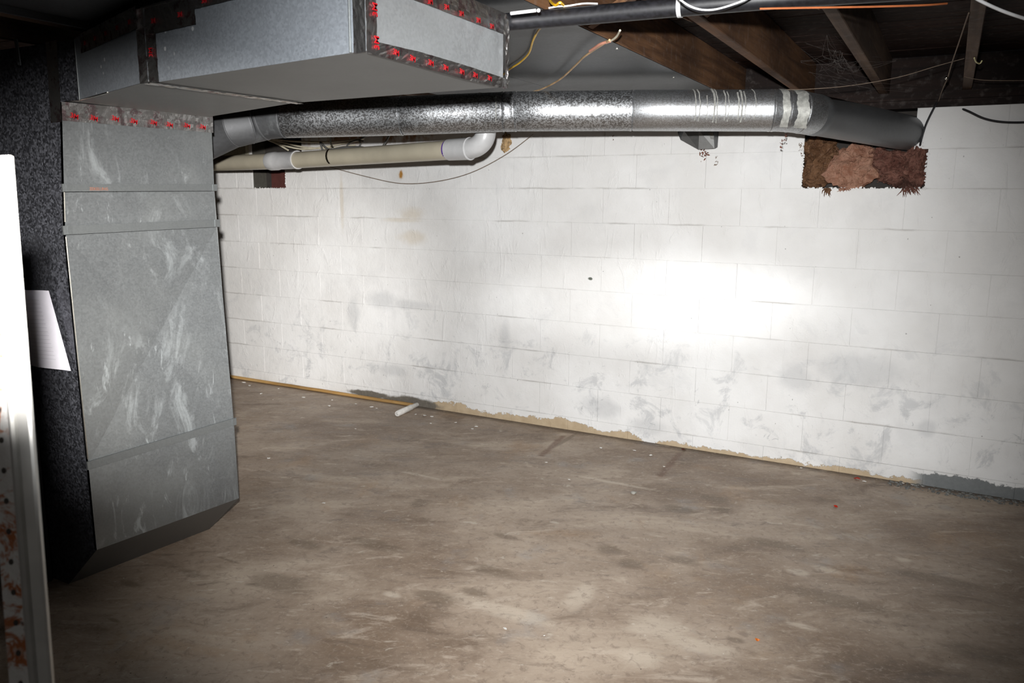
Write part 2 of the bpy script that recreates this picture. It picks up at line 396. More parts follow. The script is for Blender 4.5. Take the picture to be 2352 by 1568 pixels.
# ---------------------------------------------------------------- structure
FX0, FX1, FY0 = -7.0, 2.6, -1.3
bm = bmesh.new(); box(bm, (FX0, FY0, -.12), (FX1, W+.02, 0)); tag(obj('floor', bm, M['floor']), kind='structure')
HR = (-.705, -.122)     # right hole
holes = {9: [HR, (-4.712, -4.367)], 10: [(-.705, -.186), (-4.712, -4.20)]}
def spans(course):
    xs = [FX0]; out = []
    hs = sorted(holes.get(course, []))
    for h in hs: out.append((xs[-1], h[0])); xs.append(h[1])
    out.append((xs[-1], FX1)); return out
bm = bmesh.new()
for k in range(1, 11):
    for a, b in spans(k): box(bm, (a, W+.0035, SEAMS[k-1]), (b, W+.15, SEAMS[k]), 0)
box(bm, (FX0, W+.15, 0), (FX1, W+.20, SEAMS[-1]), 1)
wb = tag(obj('wall_back', bm, [M['wall'], M['dark']]), kind='structure')
cache = {}
def block_mesh(L, H):
    key = (round(L, 3), round(H, 3))
    if key not in cache:
        bm = bmesh.new(); box(bm, (-L/2, -.006, -H/2), (L/2, .006, H/2), 0, .0010)
        me = bpy.data.meshes.new('block'); bm.to_mesh(me); bm.free(); me.materials.append(M['wall']); cache[key] = me
    return cache[key]
BL = .4064; rb = random.Random(3)
for k in range(1, 11):
    z0, z1 = SEAMS[k-1], SEAMS[k]; off = 0 if k % 2 else BL/2
    for a, b in spans(k):
        x = math.floor((a-off)/BL)*BL+off
        while x < b-1e-3:
            p, q = max(a, x), min(b, x+BL); x += BL
            if q-p < .03: continue
            L = q-p-.0010; H = z1-z0-.0012
            o = bpy.data.objects.new('block', block_mesh(L, H)); C.objects.link(o)
            o.parent = wb; o.location = ((p+q)/2, W+.0055+rb.uniform(-.0008, .0008), (z0+z1)/2)
            o.rotation_euler = (rb.uniform(-.004, .004), rb.uniform(-.002, .002), rb.uniform(-.003, .003))
rg = random.Random(77)
def rim(x0, x1, z0, z1, dark):
    bm = bmesh.new()
    def bit(x, z, s):
        m = Matrix.Translation((x, W-.0005, z)) @ Matrix.Rotation(rg.uniform(0, 3), 4, 'Y') @ Matrix.Diagonal((rg.uniform(.7, 1.6), .35, rg.uniform(.6, 1.2), 1))
        bmesh.ops.create_icosphere(bm, subdivisions=1, radius=s, matrix=m)
    k = x0
    while k < x1: bit(k, z0+rg.gauss(0, .002), rg.uniform(.003, .008)); k += rg.uniform(.006, .022)
    for xx in (x0, x1):
        k = z0
        while k < z1: bit(xx+rg.gauss(0, .002), k, rg.uniform(.003, .009)); k += rg.uniform(.008, .02)
    o = obj('chipped_rim', bm, M['wall'], wb); o['kind'] = 'stuff'
rim(HR[0], HR[1], 1.521, 1.70, 0); rim(-4.712, -4.367, 1.521, 1.70, 0)
# other walls
for nm, lo, hi in (('wall_left', (FX0-.15, FY0, 0), (FX0, W+.2, 2.18)), ('wall_right', (FX1, FY0, 0), (FX1+.15, W+.2, 2.18)), ('wall_front', (FX0, FY0-.15, 0), (FX1, FY0, 2.18))):
    bm = bmesh.new(); box(bm, lo, hi); tag(obj(nm, bm, M['side']), kind='structure')
# ceiling : subfloor boards over joists
JZ, JH = 1.988, .185
JX = [-1.082+.3665*k for k in range(-16, 11)]
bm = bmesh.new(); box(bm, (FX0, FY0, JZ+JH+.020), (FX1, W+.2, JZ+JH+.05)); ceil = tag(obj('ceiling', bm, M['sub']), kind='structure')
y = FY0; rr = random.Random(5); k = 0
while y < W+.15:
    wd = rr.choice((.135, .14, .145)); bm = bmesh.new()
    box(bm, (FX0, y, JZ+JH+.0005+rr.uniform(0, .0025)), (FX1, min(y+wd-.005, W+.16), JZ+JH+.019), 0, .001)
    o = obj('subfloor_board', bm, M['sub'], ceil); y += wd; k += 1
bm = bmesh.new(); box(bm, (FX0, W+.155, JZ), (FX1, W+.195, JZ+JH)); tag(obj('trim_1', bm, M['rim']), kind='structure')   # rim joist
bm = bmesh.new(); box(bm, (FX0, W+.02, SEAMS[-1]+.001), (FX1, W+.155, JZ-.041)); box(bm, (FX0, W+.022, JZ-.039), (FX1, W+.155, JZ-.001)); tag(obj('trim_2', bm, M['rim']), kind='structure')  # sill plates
names = {3: 'brown floor joist beside the zip-tied stretch of black pipe', }
jlabel = {
 0: 'brown floor joist whose side shows right of the grey metal ceiling panning',
 1: 'lit floor joist running down to the right bend of the round duct',
 2: 'floor joist with cobwebs on its left, ending above the pink insulation',
 3: 'dim floor joist with a bright bent staple near the upper right corner'}
for x in JX:
    k = round((x+1.082)/.3665)
    if k < -5 or k > 3 or k in (-1, -2, -3): continue
    bm = bmesh.new(); box(bm, (x-.02, FY0+.01, JZ+.0005), (x+.02, W+.154, JZ+JH), 0, .0025)
    o = obj('floor_joist', bm, M['brown'] if k in (0, 1, -1) else M['joist_grey'])
    lab = jlabel.get(k)
    if k == -4: lab = 'dark reddish floor joist above the spangled duct at the top left corner'
    lab = {-5: 'second dark joist from the panning edge above the spangled duct', -6: 'floor joist farthest left above the furnace', 4: 'first floor joist right of the one with the bright staple', 5: 'floor joist farthest right beyond the frame edge'}.get(k, lab)
    tag(o, lab, 'joist', 'floor joists overhead')
# cross bridging between joists
for (k, yy) in ((1, 2.43), (2, 2.43), (0, 2.43)):
    x0 = -1.082+.3665*k+.02; x1 = x0+.3265
    t = empty('cross_bridging', ((x0+x1)/2, yy, JZ+.09), {0: 'crossed wooden bridging between the panning edge joist and the next', 1: 'crossed wooden bridging touching the lit joist under the black pipe',
        2: 'crossed wooden bridging right of the cobwebbed joist', 3: 'crossed wooden bridging nearest the upper right corner'}[k], 'bridging', 'joist bridging pieces')
    for s in (0, 1):
        a = Vector((x0+.004, yy+s*.05, JZ+(.012 if s == 0 else .172))); b = Vector((x1-.004, yy+s*.05, JZ+(.172 if s == 0 else .012)))
        d = (b-a).normalized(); u = Vector((-d.z, 0, d.x))
        bm = bmesh.new(); solid(bm, [a-u*.010, b-u*.010, b+u*.010, a+u*.010], (0, 1, 0), .038); obj('brace', bm, M['brown'], t)
# panning sheet under joists
t = empty('joist_panning', (-1.7, 2.6, JZ-.001), 'flat grey sheet metal nailed under the joists above the round duct', 'sheet metal')
for a, b in ((-2.395, -1.76), (-1.758, -1.064)):
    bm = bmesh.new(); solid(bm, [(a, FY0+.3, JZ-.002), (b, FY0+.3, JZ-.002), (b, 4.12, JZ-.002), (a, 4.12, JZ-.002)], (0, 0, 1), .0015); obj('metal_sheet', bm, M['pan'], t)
for px, py in ((1547, 178), (1417, 112)):
    p = P(px, py, 2, JZ-.003); bm = bmesh.new(); bmesh.ops.create_uvsphere(bm, u_segments=8, v_segments=5, radius=.006, matrix=Matrix.Translation(p) @ Matrix.Diagonal((1, 1, .35, 1))); obj('nail_head', bm, M['strap'], t, True)
bm = bmesh.new(); box(bm, (-2.41, FY0+.3, JZ-.022), (-2.396, 1.66, JZ-.001)); obj('edge_lip', bm, M['pan'], t)

# ---------------------------------------------------------------- duct: vertical plenum
pl = empty('supply_plenum', (-2.95, 2.0, 0), 'tall galvanized furnace plenum with metal slip joints, left of the white wall', 'duct')
NY, FY = 1.68, 2.30
def nx(z):   # near edge X at height z, far edge X
    def ip(tab):
        for (z0, a), (z1, b) in zip(tab, tab[1:]):
            if z <= z1: return a+(b-a)*(z-z0)/(z1-z0)
        return tab[-1][1]
    return ip([(.18, -2.634), (.506, -2.637), (1.34, -2.647), (1.486, -2.632), (1.76, -2.602)]), ip([(.18, -2.577), (.52, -2.582), (1.352, -2.617), (1.495, -2.618), (1.77, -2.612)])
def front_panel(name, z0, z1, cx, cz, rise, mat, far=0.):
    a0, b0 = nx(z0); a1, b1 = nx(z1)
    q = [Vector((a0, NY, z0)), Vector((b0, FY, z0)), Vector((b1, FY, z1+far)), Vector((a1, NY, z1))]
    c = (q[0]*(1-cx)+q[1]*cx)*(1-cz)+(q[3]*(1-cx)+q[2]*cx)*cz + Vector((rise, 0, 0))
    bm = bmesh.new(); vs = [bm.verts.new(p) for p in q]; vc = bm.verts.new(c)
    for i in range(4): bm.faces.new((vs[i], vs[(i+1) % 4], vc))
    # returns behind, so that the sheet has an edge
    vb = [bm.verts.new(p-Vector((.012, 0, 0))) for p in q]
    for i in range(4): bm.faces.new((vs[(i+1) % 4], vs[i], vb[i], vb[(i+1) % 4]))
    return obj(name, bm, mat, pl)
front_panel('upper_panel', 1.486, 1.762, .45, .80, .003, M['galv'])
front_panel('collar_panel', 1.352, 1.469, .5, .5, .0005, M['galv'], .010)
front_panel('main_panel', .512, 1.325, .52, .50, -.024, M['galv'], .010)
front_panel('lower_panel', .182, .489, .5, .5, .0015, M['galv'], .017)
# chamfered foot (faces down towards the floor)
a0, b0 = nx(.182)
bm = bmesh.new(); poly(bm, [(a0-.001, NY, .182), (-2.826, NY, .0), (-2.773, FY, .0), (b0-.001, FY, .182)]); obj('boot_chamfer', bm, M['galv_dark'], pl)
# side face towards -Y (dark, spangled) and far side, back
XL = -3.45
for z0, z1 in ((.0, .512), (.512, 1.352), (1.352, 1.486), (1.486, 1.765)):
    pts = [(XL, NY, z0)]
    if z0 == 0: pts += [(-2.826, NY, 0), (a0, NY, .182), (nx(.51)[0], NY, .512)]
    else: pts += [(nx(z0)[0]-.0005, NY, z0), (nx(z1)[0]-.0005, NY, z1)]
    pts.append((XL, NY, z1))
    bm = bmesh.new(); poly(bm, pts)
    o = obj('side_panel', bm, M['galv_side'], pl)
bm = bmesh.new()
poly(bm, [(XL, FY, 0), (XL, FY, 1.765), (-2.614, FY, 1.765), (-2.618, FY, 1.49), (-2.577, FY, .182), (-2.773, FY, 0)])
poly(bm, [(XL, NY, 0), (XL, NY, 1.765), (XL, FY, 1.765), (XL, FY, 0)])
obj('back_panel', bm, M['galv_dark'], pl)
# horizontal slip joints (front and side)
for (z, h, e) in ((1.486, .026, .006), (1.352, .030, .008), (.515, .030, .004)):
    zn, zf = {1.486: (1.484, 1.494), 1.352: (1.342, 1.352), .515: (.506, .523)}[z]
    bm = bmesh.new()
    a, b = nx(z)
    solid(bm, [(a+.001, NY-e-.004, zn-h/2), (b+.001, FY+e+.004, zf-h/2), (b+.001, FY+e+.004, zf+h/2), (a+.001, NY-e-.004, zn+h/2)], (1, 0, 0), .006)
    cl = obj('slip_joint', bm, M['cleat'], pl)
    for yy, zz, xx in ((NY+.012, zn, a), (FY-.004, zf, b)):
        bm = bmesh.new(); box(bm, (xx+.004, yy-.009, zz-h/2+.001), (xx+.0085, yy+.009, zz+h/2-.001)); obj('corner_tab', bm, M['cleat'], cl)
    bm = bmesh.new(); box(bm, (XL+.01, NY-.005, zn-h/2), (a-.001, NY-.0005, zn+h/2)); obj('side_slip_joint', bm, M['galv_side'], pl)
# bright folded corner edge
for z0, z1 in ((.53, 1.32), (1.37, 1.47)):
    bm = bmesh.new(); tube(bm, [(nx(z0)[0]+.0005, NY-.001, z0), (nx(z1)[0]+.0005, NY-.001, z1)], .0028, 8); obj('corner_seam', bm, M['strap'], pl, True)

def tape(name, pts_grid, parent, crumple=.0016, seed=0):
    """crumpled foil strip from a list of (left, right) edge point pairs, finely divided"""
    r = random.Random(seed); bm = bmesh.new(); rows = []
    n = pts_grid
    for i in range(len(n)-1):
        (a0, b0), (a1, b1) = n[i], n[i+1]
        L = (Vector(a1)-Vector(a0)).length; st = max(2, int(L/.012))
        for k in range(st + (1 if i == len(n)-2 else 0)):
            t = k/st; a = Vector(a0).lerp(Vector(a1), t); b = Vector(b0).lerp(Vector(b1), t); rows.append((a, b))
    nr = (Vector(n[0][1])-Vector(n[0][0])).cross(Vector(n[1][0])-Vector(n[0][0])).normalized()
    if nr.dot(CAM-Vector(n[0][0])) < 0: nr = -nr
    vs = []
    for a, b in rows:
        vs.append([bm.verts.new(a.lerp(b, j/5)+nr*(r.uniform(.0012, .0012+crumple))) for j in range(6)])
    for i in range(len(vs)-1):
        for j in range(5): bm.faces.new((vs[i][j], vs[i][j+1], vs[i+1][j+1], vs[i+1][j]))
    return obj(name, bm, M['tape'], parent), nr
def text_mesh(body, size, xdir, ydir, org, mat, parent, name='tape_print', thick=.0003, shear=0):
    cu = bpy.data.curves.new(name, 'FONT'); cu.body = body; cu.size = size*.88; cu.align_x = 'CENTER'; cu.align_y = 'CENTER'; cu.extrude = thick; cu.offset = size*.012; cu.resolution_u = 2
    to = bpy.data.objects.new(name, cu); C.objects.link(to)
    dg = bpy.context.evaluated_depsgraph_get(); me = bpy.data.meshes.new_from_object(to.evaluated_get(dg))
    bpy.data.objects.remove(to)
    x = Vector(xdir).normalized(); y = Vector(ydir); y = (y-x*y.dot(x)).normalized(); z = x.cross(y)
    m = Matrix((x, y, z)).transposed().to_4x4(); m.translation = org
    me.transform(m); me.materials.clear(); me.materials.append(mat)
    o = link(bpy.data.objects.new(name, me)); attach(o, parent); return o

# collar tape along plenum top
tp, _ = tape('foil_tape', [((-2.600, NY-.004, 1.762), (-2.604, NY-.004, 1.702)), ((-2.609, FY+.004, 1.772), (-2.611, FY+.004, 1.708))], pl, .0016, 1)
for k in range(8):
    px = (171, 216, 265, 308, 353, 390, 430, 466)[k]; py = (267, 272, 273, 279, 282, 287, 289, 292)[k]
    text_mesh('3M', .026, (0, 1, -.22), (0, 0, 1), P(px, py, 0, -2.598), M['red'], tp)
text_mesh('ZEKELUNG', .016, (0, 1, 0), (0, 0, 1), P(227, 434, 0, -2.621), M['orange_print'], pl, 'stamped_print')
# tape over side corner, dark vertical strip
tape('foil_tape', [(P(106, 99, 1, 1.676), P(131, 92, 1, 1.676)), (P(118, 282, 1, 1.676), P(143, 280, 1, 1.676))], pl, .001, 2)[0]

# ---------------------------------------------------------------- duct trunk
TZ0, TZ1 = 1.766, 1.955
tr = empty('trunk_duct', (-1.9, 1.8, 1.766), 'boxy galvanized trunk duct with a taped end hanging over the room', 'duct')
def shell(name, N0, N1, F1, F0, mat_side, mat_bot, cap=False, z0=TZ0, z1=TZ1):
    pass
bNL, bNR, bFR, bFL = (-2.535, 1.700), (-1.952, 1.512), (-1.915, 2.052), (-2.600, 2.272)
cN0, cN1, cF1, cF0 = (-1.950, 1.532), (-1.120, 1.408), (-1.130, 2.022), (-1.914, 2.052)
def pts(l, z): return [(x, y, z) for x, y in l]
bm = bmesh.new(); solid(bm, [(-2.62, 1.70, TZ0), (bNL[0], bNL[1], TZ0), (*bNR, TZ0), (*bFR, TZ0), (*bFL, TZ0)], (0, 0, 1), .0012); obj('head_bottom', bm, M['galv_dark'], tr)
bm = bmesh.new(); poly(bm, [(*bNL, TZ0), (*bNR, TZ0), (*bNR, TZ1), (*bNL, TZ1+.004)]); obj('head_side', bm, M['galv_trunk'], tr)
bm = bmesh.new(); poly(bm, [(-3.45, 1.70, TZ0-.002), (*bNL, TZ0), (*bNL, TZ1), (-3.45, 1.70, TZ1)]); obj('tail_side', bm, M['galv_side'], tr)
bm = bmesh.new(); poly(bm, [(*bFL, TZ0), (*bFR, TZ0), (*bFR, TZ1), (*bFL, TZ1)]); poly(bm, [(*cF0, TZ0), (*cF1, TZ0), (*cF1, TZ1), (*cF0, TZ1)])
poly(bm, [(-3.45, 1.70, TZ1), (*bNL, TZ1), (*bNR, TZ1), (*cN1, TZ1), (*cF1, TZ1), (*bFR, TZ1), (*bFL, TZ1), (-3.45, 2.3, TZ1)]); obj('rear_side', bm, M['galv_dark'], tr)
bm = bmesh.new(); solid(bm, pts([cN0, cN1, cF1, cF0], TZ0-.001), (0, 0, 1), .0012); obj('section_bottom', bm, M['galv_dark'], tr)
# long side with a shallow cross-break
bm = bmesh.new(); q = [Vector((*cN0, TZ0)), Vector((*cN1, TZ0)), Vector((*cN1, TZ1)), Vector((*cN0, TZ1))]
vs = [bm.verts.new(p) for p in q]; vc = bm.verts.new(sum(q, Vector())/4+Vector((0, -.004, 0)))
for i in range(4): bm.faces.new((vs[i], vs[(i+1) % 4], vc))
obj('section_side', bm, M['galv_trunk'], tr)
q = [Vector((*cN1, TZ0)), Vector((*cF1, TZ0)), Vector((*cF1, TZ1)), Vector((*cN1, TZ1))]
bm = bmesh.new(); vs = [bm.verts.new(p) for p in q]; vc = bm.verts.new(sum(q, Vector())/4+Vector((-.004, 0, 0)))
for i in range(4): bm.faces.new((vs[i], vs[(i+1) % 4], vc))
obj('end_cap', bm, M['galv_cap'], tr)
# standing seams near the cap and at the head corner
for (px, a, b) in ((797, None, None),):
    u = .955; xy = Vector(cN0).lerp(Vector(cN1), u) if False else (cN0[0]+(cN1[0]-cN0[0])*.945, cN0[1]+(cN1[1]-cN0[1])*.945)
    bm = bmesh.new(); tube(bm, [(xy[0], xy[1]-.002, TZ0), (xy[0], xy[1]-.002, TZ1)], .0035, 8); obj('standing_seam', bm, M['cleat'], tr, True)
bm = bmesh.new(); tube(bm, [(bNL[0], bNL[1]-.002, TZ0), (bNL[0], bNL[1]-.002, TZ1)], .0018, 8); obj('corner_bead', bm, M['cleat'], tr, True)
bm = bmesh.new(); tube(bm, [(*bNL, TZ0), (bNL[0]*.55+bNR[0]*.45, bNL[1]*.55+bNR[1]*.45, TZ0)], .003, 8); obj('corner_bead', bm, M['strap'], tr, True)
# tapes
def on(l0, l1, t): return (l0[0]+(l1[0]-l0[0])*t, l0[1]+(l1[1]-l0[1])*t)
# cap bottom tape (slightly wavy), cap top tape, corner tapes
gx = -1.117
tb, _ = tape('foil_tape', [((gx, 1.405, TZ0-.006), (gx, 1.435, TZ0+.022)), ((gx-.001, 1.60, TZ0-.007), (gx-.001, 1.60, TZ0+.027)), ((gx-.003, 1.80, TZ0-.009), (gx-.003, 1.80, TZ0+.026)), ((gx-.008, 2.028, TZ0-.006), (gx-.008, 2.028, TZ0+.022))], tr, .0022, 3)
for px, py in ((910, 121), (948, 135), (990, 145), (1024, 156), (1061, 165), (1092, 173), (1125, 180)):
    text_mesh('3M', .020, (0, 1, -.1), (0, 0, 1), P(px, py, 0, gx+.006), M['red'], tb)
tt, _ = tape('foil_tape', [((gx, 1.405, TZ1+.004), (gx, 1.405, TZ1-.052)), ((gx-.008, 2.03, TZ1+.004), (gx-.008, 2.03, TZ1-.052))], tr, .0022, 4)
for px, py in ((988, 4), (1026, 17), (1060, 32), (1099, 47), (1130, 61)):
    text_mesh('3M', .020, (0, 1, .1), (0, 0, 1), P(px, py, 0, gx+.006), M['red'], tt)
tv, _ = tape('foil_tape', [((gx, 1.404, TZ0-.004), (gx, 1.440, TZ0-.004)), ((gx, 1.404, TZ1), (gx, 1.440, TZ1))], tr, .002, 5)
for px, py in ((866, 98), (862, 22)):
    text_mesh('3M', .026, (0, 0, 1), (0, -1, 0), P(px, py, 0, gx+.005), M['red'], tv)
tape('foil_tape', [((gx+.002, 1.403, TZ0-.004), (gx-.033, 1.406, TZ0-.004)), ((gx+.002, 1.403, TZ1), (gx-.033, 1.406, TZ1))], tr, .0015, 6)
tape('foil_tape', [((gx-.006, 2.012, TZ0-.004), (gx-.006, 2.034, TZ0-.004)), ((gx-.006, 2.012, TZ1), (gx-.006, 2.034, TZ1))], tr, .006, 7)
# vertical tape between head and section, and along the bottom joint
tj, _ = tape('foil_tape', [((-1.985, 1.512, TZ0-.004), (-1.915, 1.518, TZ0-.004)), ((-1.985, 1.512, TZ1), (-1.915, 1.518, TZ1))], tr, .002, 8)
text_mesh('3M', .022, (0, 0, 1), (-1, 0, 0), P(346, 120, 1, 1.508), M['red'], tj)
tape('foil_tape', [((-1.968, 1.51, TZ0-.003), (-1.935, 1.51, TZ0-.003)), ((-1.928, 2.055, TZ0-.003), (-1.898, 2.055, TZ0-.003))], tr, .003, 9)
# dark tape along the top of the near side
def side_pt(px, py, y0): return P(px, py, 1, y0)
for (x0, y0, x1, y1, h, sd) in ((-2.47, 1.680, -1.97, 1.508, .052, 10), (-1.975, 1.526, -1.72, 1.488, .068, 11), (-1.74, 1.495, -1.13, 1.404, .030, 12)):
    t0, _ = tape('foil_tape', [((x0, y0-.003, TZ1+.006), (x0, y0-.003, TZ1-h)), ((x1, y1-.003, TZ1+.006), (x1, y1-.003, TZ1-h))], tr, .003, sd)
    nn = {10: 5, 11: 2, 12: 5}[sd]
    for k in range(nn):
        u = (k+.5)/nn; text_mesh('3M', .020, (x1-x0, y1-y0, 0), (0, 0, 1), (x0+(x1-x0)*u, y0+(y1-y0)*u-.009, TZ1-h*.55), M['red'], t0)

CXX = -2.90
# ---------------------------------------------------------------- furnace cabinet, paper booklet, bracket
fc = empty('furnace_cabinet', (-3.2, 1.5, 0), 'black furnace cabinet in shadow left of the plenum', 'furnace')
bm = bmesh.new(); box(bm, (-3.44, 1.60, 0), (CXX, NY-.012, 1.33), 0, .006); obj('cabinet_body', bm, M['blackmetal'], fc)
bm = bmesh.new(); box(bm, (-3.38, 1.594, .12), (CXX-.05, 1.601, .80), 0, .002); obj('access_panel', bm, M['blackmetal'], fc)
# curled booklet hung on the plenum side
bm = bmesh.new(); rows = 10; cols = 10
tl, trr, brr, bl = P(36, 668, 1, 1.59), P(112, 668, 1, 1.668), P(163, 852, 1, 1.668), P(72, 838, 1, 1.59)
for side in (0, 1):
    g = []
    for i in range(rows+1):
        a = tl.lerp(bl, i/rows); b = trr.lerp(brr, i/rows); row = []
        for j in range(cols+1):
            t = j/cols; p = a.lerp(b, t); p.y -= .035*math.sin(math.pi*min(1, t*1.05))*(1-.3*i/rows)+side*.003
            p.z += .006*math.sin(t*3)
            row.append(bm.verts.new(p))
        g.append(row)
    for i in range(rows):
        for j in range(cols): bm.faces.new((g[i][j], g[i][j+1], g[i+1][j+1], g[i+1][j]))
bk = tag(obj('paper_booklet', bm, M['paper'], None, True), 'curled white instruction booklet hung on the dark side of the furnace duct', 'booklet')
bm = bmesh.new()
for k in range(16):
    a = tl.lerp(bl, .12+k*.05); b = trr.lerp(brr, .12+k*.05); pr = []
    for j in range(3, 9):
        t = j/10; p = a.lerp(b, t); p.y -= .035*math.sin(math.pi*min(1, t*1.05))*(1-.3*(.12+k*.05))+.0042; p.z += .006*math.sin(t*3); pr.append(p)
    for p, q in zip(pr, pr[1:]):
        bm.faces.new([bm.verts.new(p), bm.verts.new(q), bm.verts.new(q-Vector((0, 0, .0012))), bm.verts.new(p-Vector((0, 0, .0012)))])
obj('ruled_print', bm, plain('grey_print', (.33, .32, .36), .7, 0, 0, 30, 0), bk)
p = P(35, 90, 1, 1.66); q = P(44, 150, 1, 1.66)
bm = bmesh.new(); solid(bm, [p+Vector((-.008, 0, 0)), p+Vector((.008, 0, 0)), q+Vector((.006, 0, 0)), q+Vector((-.006, 0, 0))], (0, 1, 0), .004)
tube(bm, [P(41, 143, 1, 1.655), P(43, 147, 1, 1.655)], .004, 8)
tag(obj('hanger_strap', bm, M['cleat']), 'small grey metal hanger strap in the dark top left corner', 'strap')

# ---------------------------------------------------------------- round duct
RD = .089
rp = empty('round_duct', P(1500, 254, 2, 1.85), 'round galvanized duct crossing the room below the joists, into the wall', 'duct')
A = D(640, 272, 3.52); B = D(1160, 256, 3.52); Cc = D(1770, 254, 3.50); Dd = D(1845, 258, 3.50)
rnd_secs = [((655, 273), (925, 266), 'pipe'), ((925, 266), (1158, 257), 'pipe'), ((1158, 257), (1186, 256), 'pipe'), ((1186, 256), (1453, 254), 'pipe'), ((1453, 254), (1772, 254), 'pipe_fine')]
def rpx(x, y): return D(x, y, 1/(1/3.49+(1/3.66-1/3.49)*(1772-x)/612))
def lathe(bm, a, b, prof, seg=40):
    """prof: list of (t along a-b, radius)"""
    a = Vector(a); b = Vector(b); t = (b-a).normalized(); u = t.orthogonal().normalized(); s = t.cross(u); rings = []
    for (q, r) in prof:
        rings.append([bm.verts.new(a.lerp(b, q)+(u*math.cos(2*math.pi*k/seg)+s*math.sin(2*math.pi*k/seg))*r) for k in range(seg)])
    for i in range(len(rings)-1):
        for k in range(seg): bm.faces.new((rings[i][k], rings[i][(k+1) % seg], rings[i+1][(k+1) % seg], rings[i+1][k]))
for i, (a, b, m) in enumerate(rnd_secs):
    pa, pb = rpx(*a), rpx(*b); L = (pb-pa).length; r0 = RD-.0006*(i % 2)
    bm = bmesh.new(); e = .006/L
    lathe(bm, pa, pb, [(0, r0-.004), (e*.5, r0-.002), (e, r0), (.3, r0), (.6, r0), (1-e*2, r0), (1-e*1.2, r0+.0015), (1-e*.4, r0+.0012), (1, r0-.003)])
    obj('pipe_section', bm, M[m], rp, True)
def elbow(name, p0, t0, p1, t1, r, n, mat, gores=True, r_end=None):
    """adjustable elbow: n gores between two axis points with tangents"""
    p0, p1, t0, t1 = Vector(p0), Vector(p1), Vector(t0).normalized(), Vector(t1).normalized(); k = (p1-p0).length*.42
    cs = []
    for i in range(n+1):
        t = i/n; h = (1-t)
        cs.append(h**3*p0+3*h*h*t*(p0+t0*k)+3*h*t*t*(p1-t1*k)+t**3*p1)
    for i in range(n):
        bm = bmesh.new(); tg0 = t0 if i == 0 else (cs[i+1]-cs[i-1]).normalized(); tg1 = t1 if i == n-1 else (cs[i+2]-cs[i]).normalized()
        rings = []; rr0 = r if r_end is None else r+(r_end-r)*i/n; rr1 = r if r_end is None else r+(r_end-r)*(i+1)/n
        for (c, tg, rr, off) in ((cs[i], tg0, rr0-.002, 0), (cs[i], tg0, rr0+.0015, .004), (cs[i], tg0, rr0+.0015, .010), (cs[i], tg0, rr0, .013), (cs[i+1], tg1, rr1, -.002), (cs[i+1], tg1, rr1-.001, .001)):
            u = Vector((0, 0, 1)); u = (u-tg*u.dot(tg)).normalized(); s = tg.cross(u); cc = c+tg*off
            rings.append([bm.verts.new(cc+(u*math.cos(2*math.pi*k2/36)+s*math.sin(2*math.pi*k2/36))*rr) for k2 in range(36)])
        for a in range(5):
            for k2 in range(36): bm.faces.new((rings[a][k2], rings[a][(k2+1) % 36], rings[a+1][(k2+1) % 36], rings[a+1][k2]))
        obj(name, bm, mat, rp, True)
dx = (rpx(1770, 254)-rpx(1200, 256)).normalized()
e0, e1 = rpx(1772, 254), D(1862, 262, 3.50)
wall_in = P(2088, 306, 1, W+.05)
e1t = (wall_in-e1).normalized()
elbow('elbow_gore', e0, dx, e1, e1t, RD, 3, M['pipe_fine'])
bm = bmesh.new(); lathe(bm, e1, wall_in, [(0, RD-.002), (.02, RD+.001), (.06, RD+.001), (.065, RD-.002), (.5, RD-.003), (1, RD-.004)])
obj('pipe_section', bm, M['pipe_dull'], rp, True)
# left elbow into the plenum
l0 = rpx(655, 273); l1 = D(575, 285, 3.50); l2 = D(500, 282, 3.35)
l2 = Vector((-2.9, 2.36, 1.735)); l1 = D(560, 288, 3.50)
elbow('elbow_gore', l0, -dx, rpx(606, 277), (-dx+Vector((0, 0, -.10))), RD, 1, M['elbow_dark'])
elbow('elbow_gore', rpx(606, 277), (-dx+Vector((0, 0, -.25))), D(540, 292, 3.78), Vector((-.9, -.25, -.22)), RD+.002, 2, M['elbow_dark'], True, RD+.004)
elbow('elbow_gore', D(540, 292, 3.78), Vector((-.9, -.25, -.22)), Vector((-3.30, 2.70, 1.66)), Vector((-.75, -.6, -.2)), RD+.002, 1, M['elbow_dark'])
# sealant drips on the duct
uu = dx
def ondrum(px, a, r=RD+.0008, dep=3.52, cy=254):
    c = rpx(px, cy); v = R @ Vector((0, math.sin(a), math.cos(a))); return c+v*r
rs = random.Random(11)
for k, (px, a0, a1, wd) in enumerate(((1588, 1.15, -.75, 4), (1597, 1.1, -.8, 4), (1614, .5, -.7, 2.5), (1630, 1.25, -.85, 7), (1636, 1.2, -.9, 4), (1655, .9, -.75, 4), (1662, .8, -.8, 3), (1684, .7, -.72, 5), (1692, .9, -.85, 6), (1699, .8, -.7, 4), (1722, 1.2, -.7, 3), (1140, .6, -.75, 3))):
    bm = bmesh.new(); path = []; rad = []
    for i in range(11):
        t = i/10; a = a0+(a1-a0)*t; cy = 254 if px > 1200 else 258
        path.append(ondrum(px+rs.uniform(-.8, .8), a, RD+.0004, 3.52, cy)); rad.append((wd*(1-.55*t)+(1.8 if i == 10 else 0))*.00085)
    tube(bm, path, rad, 6); obj('sealant_drip', bm, M['sealant'], rp, True)
